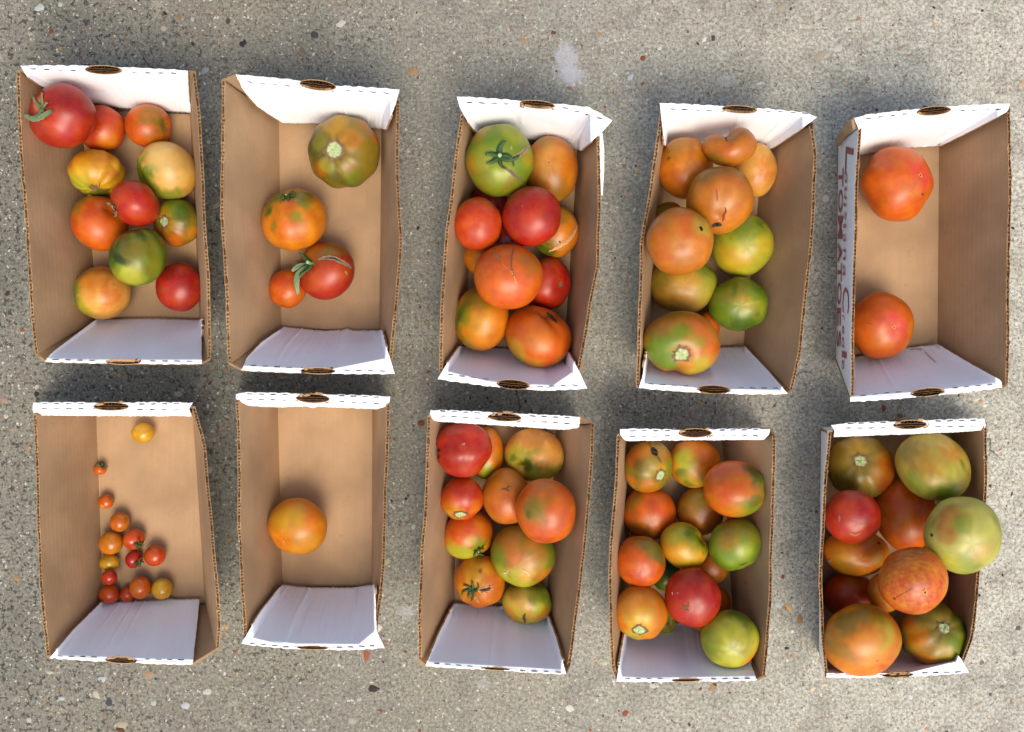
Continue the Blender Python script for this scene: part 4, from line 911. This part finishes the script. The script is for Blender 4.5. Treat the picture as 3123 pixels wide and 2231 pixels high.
# ---- box t4
tom('t4', 'dark orange tomato just peeping out by the left wall', (175, 560, 345, 720), 'n', [(220, 590, 40, 'b', .8)])
tom('t4', 'orange red tomato hidden behind the double lobed one', (400, 1095, 513, 1270), 'O')
tom('t4', 'orange tomato with a dark speck at the upper left wall', (200, 240, 480, 548), 'o', [(280, 300, 60, 'b', .45), (330, 400, 80, 'o', .5), (260, 470, 60, 'O', .6), (400, 280, 60, 'n', .5), (237, 366, 12, 'B', .8)])
tom('t4', 'pale peach orange tomato by the right end of the flap', (590, 268, 797, 537), 'p', [(720, 430, 70, 'k', .35), (740, 330, 50, 'P', .6), (660, 500, 50, 'o', .5)], axis=('b', 703, 436), sr=.02)
tom('t4', 'yellow green tomato in the middle right of its box', (470, 618, 783, 932), 'l', [(600, 700, 90, 'g', .7), (720, 650, 60, 'G', .5), (560, 860, 90, 'y', .7), (700, 800, 60, 'Y', .6), (690, 670, 24, 'G', .5, 2.5, 60), (500, 800, 50, 'y', .6), (620, 810, 60, 'L', .3)], stripe=.3, sc='g')
tom('t4', 'green tomato at the right, below the yellow green one', (455, 930, 753, 1202), 'g', [(560, 1010, 70, 'b', .55), (650, 1100, 60, 'l', .5), (700, 1000, 50, 'G', .5), (620, 1180, 60, 'G', .7), (600, 1060, 50, 'y', .35), (560, 1000, 16, 'G', .6, 4, 80)], stripe=.35, n=6, a=.035)
tom('t4', 'olive and yellow tomato below the largest orange red one', (158, 830, 500, 1112), 'b', [(320, 1020, 110, 'p', .7), (430, 900, 80, 'g', .7), (460, 900, 20, 'G', .6, 3, 60), (220, 1040, 60, 'y', .5), (200, 950, 60, 'b', .6), (430, 1000, 60, 'l', .5), (330, 940, 70, 'y', .6)])
tom('t4', 'brownish orange tomato with a folded seam and ragged crack', (345, 385, 682, 722), 'n', [(500, 500, 100, 'k', .30), (420, 430, 70, 'b', .5), (600, 430, 70, 'b', .35), (520, 560, 70, 'p', .3), (640, 620, 60, 'o', .5), (560, 680, 70, 'o', .6), (400, 560, 50, 'o', .6)],
    axis=('b', 500, 690), sr=.04, dents=[(495, 540, 30, .035, 3.5, 80), (480, 660, 22, .06)], cracks=[(((537, 588), (545, 606), (528, 625), (532, 645), (510, 668)), 7, (140, 50, 22)), (((475, 678), (500, 670), (522, 676)), 12, (62, 58, 30)), (((497, 500), (500, 560)), 4, (150, 88, 52))])
tom('t4', 'large two lobed tomato, green on the left, a pale scar at its notch', (130, 1100, 515, 1422), 'n', [(190, 1300, 90, 'g', .9), (160, 1200, 60, 'b', .6), (290, 1210, 60, 'g', .75), (270, 1130, 70, 'b', .6), (400, 1180, 80, 'k', .35), (450, 1280, 70, 'O', .6), (380, 1270, 50, 'g', .5), (400, 1380, 70, 'l', .6), (220, 1370, 60, 'g', .9), (330, 1380, 40, 'o', .7), (220, 1180, 60, 'n', .5)],
    axis=('s', 298, 1332), stem='scar', sr=.2, n=2, a=.05, dents=[(292, 1425, 40, .17), (300, 1370, 40, .09), (300, 1180, 30, .03, 3, 80)])
tom('t4', 'largest orange red tomato with a small black pit, at the left wall', (146, 585, 482, 925), 'n', [(200, 740, 60, 'O', .6), (320, 680, 90, 'k', .5), (420, 690, 60, 'l', .45), (420, 820, 60, 'n', .7), (300, 600, 70, 'n', .6), (200, 830, 70, 'O', .5), (250, 750, 60, 'n', .5), (460, 700, 50, 'n', .5)], cracks=[(((412, 684), (420, 694), (424, 704)), 8, (40, 34, 20), 'pit')])
tom('t4', 'small heart shaped orange tomato lying on two others', (426, 190, 696, 386), 'n', [(470, 250, 60, 'n', .6), (560, 240, 40, 'b', .5), (620, 240, 70, 'n', .7), (640, 340, 50, 'n', .5), (510, 320, 50, 'O', .5), (480, 360, 40, 'b', .5)], axis=('s', 525, 215), k=.8,
    dents=[(520, 184, 56, .62), (535, 240, 34, .20, 2.4, 70), (432, 350, 50, .10)], cracks=[(((522, 222), (540, 240), (548, 262)), 4, (80, 50, 30))])
# ---- box t5
tom('t5', 'tomato with a pink centre and blocky outline, near the upper flap', (325, 285, 690, 658), 'O', [(580, 450, 85, 'K', .9), (540, 520, 50, 'p', .25), (420, 400, 80, 'O', .4), (640, 560, 60, 'O', .5), (520, 300, 50, 'o', .3)],
    axis=('b', 582, 452), sr=.055, n=6, a=.035, bdip=.05, dents=[(345, 350, 50, .05), (345, 600, 50, .06), (680, 620, 50, .07), (680, 330, 50, .04)], cracks=[(((632, 520), (637, 527)), 7, (150, 90, 40), 'skin_mark')])
tom('t5', 'tomato with a pink centre near the lower flap of the lettered box', (272, 1003, 593, 1338), 'O', [(455, 1170, 85, 'K', .9), (350, 1080, 80, 'O', .5), (550, 1180, 40, 'y', .35), (540, 1280, 40, 'y', .3), (400, 1240, 60, 'p', .2)],
    axis=('b', 449, 1188), sr=.05, n=5, a=.025, bdip=.05, cracks=[(((358, 1160), (385, 1166)), 2.5, (150, 90, 50), 'skin_mark')])
# ---- box b2
tom('b2', 'only tomato of its box, smooth and light orange', (297, 645, 628, 957), 'o', [(450, 760, 80, 'l', .35), (470, 830, 70, 'k', .18), (380, 880, 80, 'o', .5), (540, 880, 70, 'y', .5), (380, 720, 80, 'y', .5), (560, 740, 50, 'O', .35), (450, 930, 60, 'y', .5)], axis=('b', 397, 860), sr=.05, bdip=.04)
# ---- box b3
tom('b3', 'speckled green and orange tomato tucked behind the lumpy red one', (370, 165, 570, 455), 'o', [(470, 400, 50, 'l', .85), (540, 330, 50, 'O', .6), (500, 200, 60, 'n', .7), (530, 240, 40, 'O', .6), (420, 440, 40, 'g', .7)], stripe=.5, sc='g')
tom('b3', 'peach tomato with a green puckered lower left, beside the top flap', (574, 172, 902, 464), 'p', [(640, 330, 70, 'l', .75), (620, 330, 24, 'G', .6), (720, 400, 60, 'g', .7), (680, 380, 30, 'G', .7), (800, 430, 70, 'l', .7), (850, 260, 60, 'n', .5), (720, 220, 80, 'n', .6), (740, 290, 20, 'g', .5, 2, 20), (600, 230, 50, 'o', .5), (780, 330, 60, 'p', .5), (860, 390, 40, 'g', .6)],
    axis=('s', 668, 380), stem='brown', sr=.06, dents=[(650, 395, 34, .13), (690, 360, 24, .05, 2, 60)])
tom('b3', 'orange red tomato with a tiny green star mark on top', (450, 388, 715, 700), 'n', [(560, 560, 90, 'O', .6), (520, 480, 60, 'o', .4), (650, 450, 60, 'n', .6), (600, 640, 60, 'O', .6)], axis=('b', 585, 506), sr=.02, cracks=[(((557, 508), (585, 506), (602, 520)), 5, (70, 84, 40), 'star_mark'), (((585, 506), (596, 492), (608, 490)), 4, (70, 84, 40), 'star_mark')])
tom('b3', 'red over green tomato with its calyx tucked under the right edge', (238, 620, 517, 893), 'O', [(340, 690, 80, 'q', .6), (300, 850, 70, 'l', .95), (440, 820, 60, 'g', .8), (480, 720, 50, 'O', .6), (400, 780, 40, 'y', .6), (260, 760, 50, 'o', .6), (380, 870, 60, 'l', .9)], axis=('s', 442, 848), stem='calyx', cl=.26, dry=False, stripe=.25, sc='y')
tom('b3', 'green and peach tomato with a rough brown scar at its bottom', (560, 1008, 836, 1252), 'l', [(640, 1100, 90, 'p', .75), (760, 1060, 60, 'g', .7), (600, 1180, 70, 'o', .7), (790, 1180, 60, 'o', .6), (700, 1190, 50, 'p', .7), (660, 1050, 60, 'b', .5), (810, 1100, 40, 'g', .7)],
    axis=('b', 692, 1212), sr=.03, n=6, a=.03, cracks=[(((690, 1190), (680, 1210), (690, 1240)), 8, (110, 78, 46)), (((670, 1218), (700, 1222)), 4, (110, 78, 46))])
tom('b3', 'orange tomato with a star calyx and a dark open split', (297, 870, 578, 1163), 'o', [(350, 960, 70, 'n', .6), (440, 940, 70, 'y', .5), (500, 1000, 60, 'O', .5), (420, 1130, 80, 'O', .5), (330, 1080, 50, 'y', .6), (400, 1000, 60, 'y', .6), (540, 1080, 50, 'O', .5), (441, 940, 12, 'B', .7)],
    axis=('s', 386, 1052), stem='calyx', cl=.30, angs=[5, 70, 125, 180, 235, 300], dry=False, peg=False, curl=.5, n=7, a=.03, cracks=[(((425, 1062), (465, 1062), (514, 1046)), 19, (190, 130, 70)), (((440, 1062), (470, 1060), (498, 1050)), 9, (62, 44, 28)), (((405, 1085), (420, 1110), (434, 1130)), 8, (200, 150, 90))])
tom('b3', 'large orange and olive tomato below the biggest orange red one', (498, 695, 857, 1048), 'b', [(640, 870, 80, 'k', .6), (620, 780, 80, 'n', .7), (540, 880, 60, 'g', .7), (820, 870, 60, 'g', .7), (740, 900, 80, 'p', .4), (650, 1000, 80, 'l', .8), (790, 980, 60, 'o', .7), (720, 800, 70, 'n', .7), (700, 960, 50, 'p', .7), (560, 950, 50, 'l', .5)],
    dents=[(585, 975, 22, .08)], cracks=[(((572, 966), (588, 968), (600, 952)), 7, (210, 190, 150)), (((675, 950), (700, 965), (716, 985)), 5, (205, 190, 140))])
tom('b3', 'small red tomato with a pale scabby scar underneath, at the left wall', (214, 438, 461, 677), 'q', [(300, 640, 70, 'y', .8), (260, 560, 60, 'O', .5), (380, 520, 70, 'r', .6), (420, 600, 50, 'o', .6), (300, 480, 60, 'r', .4)], axis=('s', 335, 652), stem='scar', sr=.24, n=6, a=.03)
tom('b3', 'lumpy glossy red tomato in the upper left corner of its box', (185, 140, 508, 443), 'r', [(300, 200, 80, 'R', .4), (400, 400, 60, 'q', .6), (350, 260, 20, 'k', .5), (210, 300, 30, 'R', .6), (420, 300, 60, 'q', .4)], axis=('s', 190, 300), n=5, a=.05, rz=.8,
    dents=[(500, 390, 50, .08), (330, 150, 50, .06), (370, 330, 24, .05, 3, 80), (200, 400, 50, .07)], cracks=[(((345, 257), (355, 262)), 7, (230, 170, 150), 'skin_mark'), (((212, 286), (216, 300)), 6, (60, 30, 24), 'pit'), (((196, 252), (198, 268)), 6, (150, 110, 90), 'skin_mark'), (((212, 320), (216, 340)), 5, (70, 30, 24), 'pit')])
tom('b3', 'biggest orange red tomato of its box, olive on its left', (633, 448, 968, 806), 'O', [(730, 600, 70, 'b', .85), (700, 630, 16, 'G', .7, 2, 110), (850, 640, 80, 'O', .5), (800, 500, 80, 'n', .5), (780, 760, 80, 'q', .5), (910, 740, 20, 'n', .6), (720, 700, 60, 'O', .5)])
# ---- box b4
tom('b4', 'brownish orange tomato deep below the middle ones', (470, 400, 735, 675), 'n', [(560, 480, 70, 'b', .7), (640, 560, 60, 'k', .2)])
tom('b4', 'green tomato seen only in the gap left of the glossy red one', (330, 800, 500, 978), 'G', [(400, 930, 50, 'g', .7)])
tom('b4', 'brown orange tomato seen only below the green olive one', (560, 750, 765, 942), 'n', [(730, 900, 40, 'o', .7), (650, 840, 50, 'k', .3)])
tom('b4', 'orange tomato mostly hidden right of the glossy red one', (600, 950, 775, 1140), 'O')
tom('b4', 'orange sliver of a tomato below the glossy red one', (540, 1060, 680, 1202), 'o')
tom('b4', 'small pale green tomato squeezed beside the scarred yellow orange one', (350, 1070, 472, 1215), 'l', [(440, 1140, 30, 'b', .5)], axis=('s', 428, 1140), stem='brown', sr=.14)
tom('b4', 'orange tomato with a green left side, behind the top flap', (430, 146, 720, 413), 'o', [(490, 270, 70, 'l', .85), (480, 330, 40, 'G', .6), (460, 200, 50, 'n', .6), (620, 240, 80, 'O', .5), (560, 380, 70, 'l', .6), (640, 340, 60, 'O', .7), (540, 390, 30, 'G', .5), (580, 330, 50, 'p', .5)])
tom('b4', 'plain orange red tomato second down along the left wall', (175, 403, 473, 700), 'O', [(230, 470, 50, 'b', .6), (330, 500, 80, 'q', .4), (300, 600, 80, 'n', .5), (250, 640, 50, 'b', .4)])
tom('b4', 'olive green tomato at the right wall with a dried scar at its rim', (650, 575, 945, 866), 'g', [(730, 680, 80, 'n', .55), (860, 650, 70, 'b', .5), (800, 800, 80, 'g', .8), (900, 760, 50, 'G', .5), (780, 600, 70, 'b', .7), (830, 740, 50, 'l', .4)], axis=('s', 838, 842), stem='brown', sr=.12, n=6, a=.03)
tom('b4', 'yellow green tomato at the lower right, lying on the white flap', (606, 1080, 932, 1402), 'l', [(650, 1230, 60, 'g', .6), (760, 1240, 24, 'G', .6), (870, 1340, 60, 'o', .8), (820, 1110, 40, 'G', .7, 2.5, -45), (740, 1310, 80, 'l', .5), (800, 1180, 80, 'b', .4), (740, 1160, 60, 'l', .7), (900, 1250, 40, 'Y', .6), (650, 1320, 50, 'g', .4)], stripe=.2, sc='g')
tom('b4', 'yellow orange tomato with a pale stem scar in the lower left corner', (130, 943, 428, 1248), 'o', [(260, 1120, 90, 'Y', .7), (200, 1030, 80, 'p', .5), (350, 1000, 70, 'o', .7), (250, 960, 50, 'n', .5), (380, 1130, 60, 'o', .6), (220, 1210, 50, 'l', .6), (310, 1225, 30, 'y', .5)], axis=('s', 256, 1184), stem='scar', sr=.22, n=7, a=.025)
tom('b4', 'olive orange tomato with a black hole beside its pale scar', (183, 148, 457, 438), 'b', [(220, 230, 70, 'O', .6), (300, 190, 60, 'n', .8), (210, 370, 50, 'o', .8), (260, 290, 34, 'B', .6), (400, 220, 60, 'n', .5), (330, 300, 60, 't', .4), (390, 300, 50, 'y', .5), (320, 410, 60, 'o', .7), (430, 290, 40, 'g', .5)],
    axis=('s', 384, 346), stem='scar', sr=.2, n=6, a=.025, cracks=[(((340, 190), (352, 212), (366, 232)), 18, (46, 40, 28), 'pit'), (((322, 158), (336, 190)), 4, (90, 84, 50)), (((366, 232), (392, 272)), 5, (90, 84, 50))])
tom('b4', 'red orange tomato with a green right side, high by the right wall', (622, 260, 960, 573), 'O', [(900, 340, 70, 'B', .85), (930, 420, 60, 'g', .85), (850, 530, 80, 'g', .85), (760, 540, 70, 'o', .6), (880, 430, 60, 'n', .6), (720, 340, 80, 'q', .5), (740, 470, 60, 'k', .25), (830, 400, 30, 'n', .6), (650, 470, 50, 'o', .6), (870, 470, 30, 'G', .5)], axis=('s', 955, 420), stripe=.3, sc='g')
tom('b4', 'red orange tomato with an olive upper right, at the left wall', (140, 675, 415, 965), 'O', [(340, 730, 60, 'b', .85), (380, 780, 40, 'G', .55), (250, 800, 70, 'k', .3), (300, 700, 60, 'b', .5), (240, 900, 60, 'q', .5), (180, 780, 50, 'q', .3)])
tom('b4', 'small bright yellow tomato with green shoulders at the centre', (383, 598, 650, 858), 'y', [(540, 640, 60, 'g', .85), (460, 640, 60, 'l', .7), (600, 680, 50, 'g', .7), (500, 780, 90, 'Y', .4), (440, 750, 60, 'o', .45), (620, 740, 30, 'g', .6), (530, 640, 20, 'G', .5)], axis=('s', 620, 670), dents=[(640, 660, 30, .08)])
tom('b4', 'glossy deep red tomato with scratchy brown marks', (410, 846, 722, 1178), 'r', [(560, 920, 70, 'R', .6), (620, 1120, 80, 'k', .2), (660, 1000, 60, 'r', .4), (480, 1060, 60, 'q', .3), (500, 950, 50, 'R', .3)],
    cracks=[(((504, 1056), (524, 1068), (542, 1088)), 8, (120, 80, 40)), (((545, 1040), (530, 1070), (512, 1080)), 5, (120, 80, 40)), (((500, 1072), (548, 1060)), 4, (140, 90, 50)), (((453, 982), (455, 1000)), 2.5, (235, 170, 150), 'skin_mark'), (((480, 986), (486, 992)), 2.5, (235, 170, 150), 'skin_mark')])
# ---- box b5
tom('b5', 'dark orange red tomato in the shade at the lower left', (150, 925, 460, 1200), 'q', [(300, 960, 60, 'n', .6)])
tom('b5', 'dark brownish tomato deep beneath the speckled one', (400, 930, 600, 1150), 'n')
tom('b5', 'peach coloured tomato showing a tip below the pale green one', (690, 740, 882, 942), 'p')
tom('b5', 'orange red tomato at the middle, beneath three others', (440, 405, 790, 815), 'O', [(650, 540, 80, 'k', .5), (560, 620, 80, 'o', .4), (520, 500, 60, 'q', .4), (680, 660, 60, 'O', .4)], axis=('b', 652, 555), sr=.03)
tom('b5', 'orange tomato with a whitish blemish, under the small red one', (158, 685, 523, 950), 'o', [(240, 830, 60, 'y', .6), (420, 840, 50, 'Y', .5), (350, 780, 80, 'O', .6), (250, 900, 60, 'b', .4), (460, 760, 50, 'O', .6), (190, 830, 40, 'b', .3)], cracks=[(((192, 872), (203, 858)), 8, (226, 190, 160), 'skin_mark'), (((458, 766), (468, 772)), 7, (90, 60, 40), 'skin_mark')])
tom('b5', 'olive and orange tomato with a green stem scar at the top left', (172, 172, 552, 527), 'b', [(480, 300, 90, 'O', .7), (460, 440, 80, 'q', .6), (250, 400, 60, 'B', .6), (350, 420, 60, 'y', .4), (300, 220, 60, 'y', .4), (420, 230, 50, 'b', .6), (340, 330, 50, 'b', .6), (520, 380, 50, 'O', .6), (390, 370, 60, 'n', .5), (240, 280, 50, 'b', .6), (330, 360, 20, 'G', .4)],
    axis=('s', 298, 292), stem='scar', n=9, a=.028, sr=.19, stripe=.25, sc='B')
tom('b5', 'wide pale olive tomato flushed orange near its blossom dot', (552, 153, 973, 534), 't', [(840, 240, 80, 'o', .55), (640, 300, 90, 'n', .35), (780, 470, 100, 'g', .75), (620, 420, 60, 'g', .6), (700, 360, 80, 'y', .4), (900, 400, 70, 'b', .6), (830, 340, 60, 'l', .5), (600, 240, 60, 'b', .5), (760, 510, 60, 'G', .6), (885, 300, 18, 'g', .6, 2, 80)], axis=('b', 838, 240), sr=.03, k=.8)
tom('b5', 'olive green and orange tomato with a scar, in the lower right corner', (575, 1092, 960, 1443), 'b', [(620, 1260, 90, 'o', .75), (830, 1240, 80, 'g', .7), (900, 1180, 60, 'G', .5), (720, 1240, 40, 's', .5), (840, 1330, 60, 'g', .7), (680, 1390, 80, 'o', .7), (820, 1410, 60, 'o', .7), (930, 1320, 40, 'y', .6), (600, 1200, 50, 'O', .5), (770, 1320, 60, 'y', .35), (800, 1180, 50, 'b', .7)],
    axis=('s', 778, 1186), stem='scar', n=8, a=.03, sr=.17, stripe=.25, lo=0.078, dents=[(735, 1275, 30, .05, 1.8, 80)])
tom('b5', 'small red tomato with rough scratches at the left wall', (158, 475, 477, 772), 'r', [(340, 600, 60, 'R', .45), (240, 560, 60, 'q', .7), (280, 720, 80, 'q', .7), (420, 640, 50, 'q', .5)], rz=.85, cracks=[(((247, 612), (250, 650)), 5, (170, 110, 80), 'skin_mark'), (((300, 710), (335, 725), (365, 708)), 5, (190, 110, 80), 'skin_mark')])
tom('b5', 'largest orange and olive tomato, lying over the lower left flap corner', (153, 1098, 592, 1502), 'o', [(240, 1180, 90, 'b', .7), (450, 1220, 50, 'l', .7, 1.8, 85), (330, 1330, 110, 'p', .4), (500, 1420, 70, 'O', .5), (200, 1320, 60, 'b', .5), (350, 1130, 80, 'b', .6), (560, 1340, 50, 'y', .7), (480, 1480, 60, 'y', .6), (380, 1240, 70, 'o', .5), (420, 1420, 26, 'O', .5, 2.5, 10)], axis=('b', 410, 1390), sr=.025)
tom('b5', 'largest pale green tomato of all, overhanging the right rim', (708, 512, 1142, 940), 'L', [(790, 600, 80, 'n', .75), (850, 640, 50, 'g', .6), (900, 560, 70, 't', .5), (760, 720, 60, 'n', .6), (1080, 640, 60, 'g', .6), (1100, 800, 60, 'l', .7), (900, 880, 80, 'g', .5), (980, 700, 110, 'L', .5), (800, 860, 60, 'l', .6), (960, 800, 60, 'P', .5), (1050, 560, 60, 'g', .4)], k=.8, cracks=[(((755, 716), (758, 732)), 8, (80, 60, 34), 'skin_mark')])
tom('b5', 'orange red tomato speckled yellow, with a brown blossom scar on top', (458, 787, 848, 1162), 'O', [(660, 1020, 80, 'k', .5), (560, 860, 90, 'n', .5), (800, 980, 70, 'y', .4), (600, 1100, 70, 'O', .5), (750, 900, 70, 'o', .5), (560, 980, 60, 'O', .5)], axis=('b', 660, 1010), sr=.075, speckle=.5, cracks=[(((650, 1018), (600, 1045), (550, 1075)), 1.6, (190, 110, 60)), (((545, 1068), (556, 1078)), 7, (140, 100, 60), 'skin_mark')])
# ---- box b1: cherry tomatoes
CH = [('yellow orange cherry tomato alone near the top flap', (630, 195, 762, 308), 'y', {}), ('tiniest red orange cherry tomato with a dark green cap', (424, 420, 497, 483), 'O', dict(cap=(480, 428))),
      ('small cherry tomato with a pale tip, second from the top on the left', (447, 590, 536, 670), 'O', dict(p=[(482, 655, 14, 'P', .8)])), ('round orange cherry tomato at the top of the clump', (512, 688, 627, 797), 'n', dict(p=[(570, 740, 60, 'O', .6)])),
      ('largest amber cherry tomato on the left of the clump', (450, 795, 590, 922), 'o', dict(p=[(500, 850, 60, 'n', .5)])), ('red orange cherry tomato with green sepals on its right', (585, 778, 708, 896), 'q', dict(cap=(690, 858), p=[(620, 820, 40, 'O', .6)])),
      ('deep red cherry tomato at the middle with a short stalk', (597, 898, 697, 997), 'r', dict(cap=(688, 960))), ('orange red cherry tomato farthest right of the middle', (700, 868, 823, 985), 'q', dict(p=[(760, 920, 40, 'O', .6)])),
      ('olive yellow cherry tomato below the largest amber one', (452, 917, 566, 1012), 'y', dict(p=[(500, 960, 40, 'b', .35)])), ('dull red cherry tomato at the left above the corner one', (465, 1003, 557, 1088), 'r', dict(p=[(500, 1040, 40, 'q', .5)])),
      ('orange red cherry tomato in the lower left corner by the flap', (451, 1085, 570, 1193), 'q', dict(p=[(500, 1130, 50, 'O', .6), (492, 1100, 12, 'b', .8)])), ('small red cherry tomato squeezed in at the edge of the flap', (570, 1098, 652, 1184), 'q', {}),
      ('brick orange cherry tomato left of the bright yellow one', (620, 1041, 743, 1167), 'O', dict(p=[(660, 1090, 50, 'n', .5)])), ('bright yellow cherry tomato at the lower right of the clump', (742, 1049, 862, 1169), 'y', dict(p=[(800, 1080, 26, 'Y', .9), (760, 1130, 40, 'y', .5)]))]
for lab, bb, base, kw in CH:
    cap = kw.get('cap')
    if cap: tom('b1', lab, bb, base, kw.get('p', []), axis=('s', *cap), cherry=True, stem='calyx', cl=.62 if 'tiniest' in lab else .40, dip=.06, peg='stalk' in lab or 'tiniest' in lab, curl=.8)
    else: tom('b1', lab, bb, base, kw.get('p', []), cherry=True, dip=.04, a=.008, k=.95)
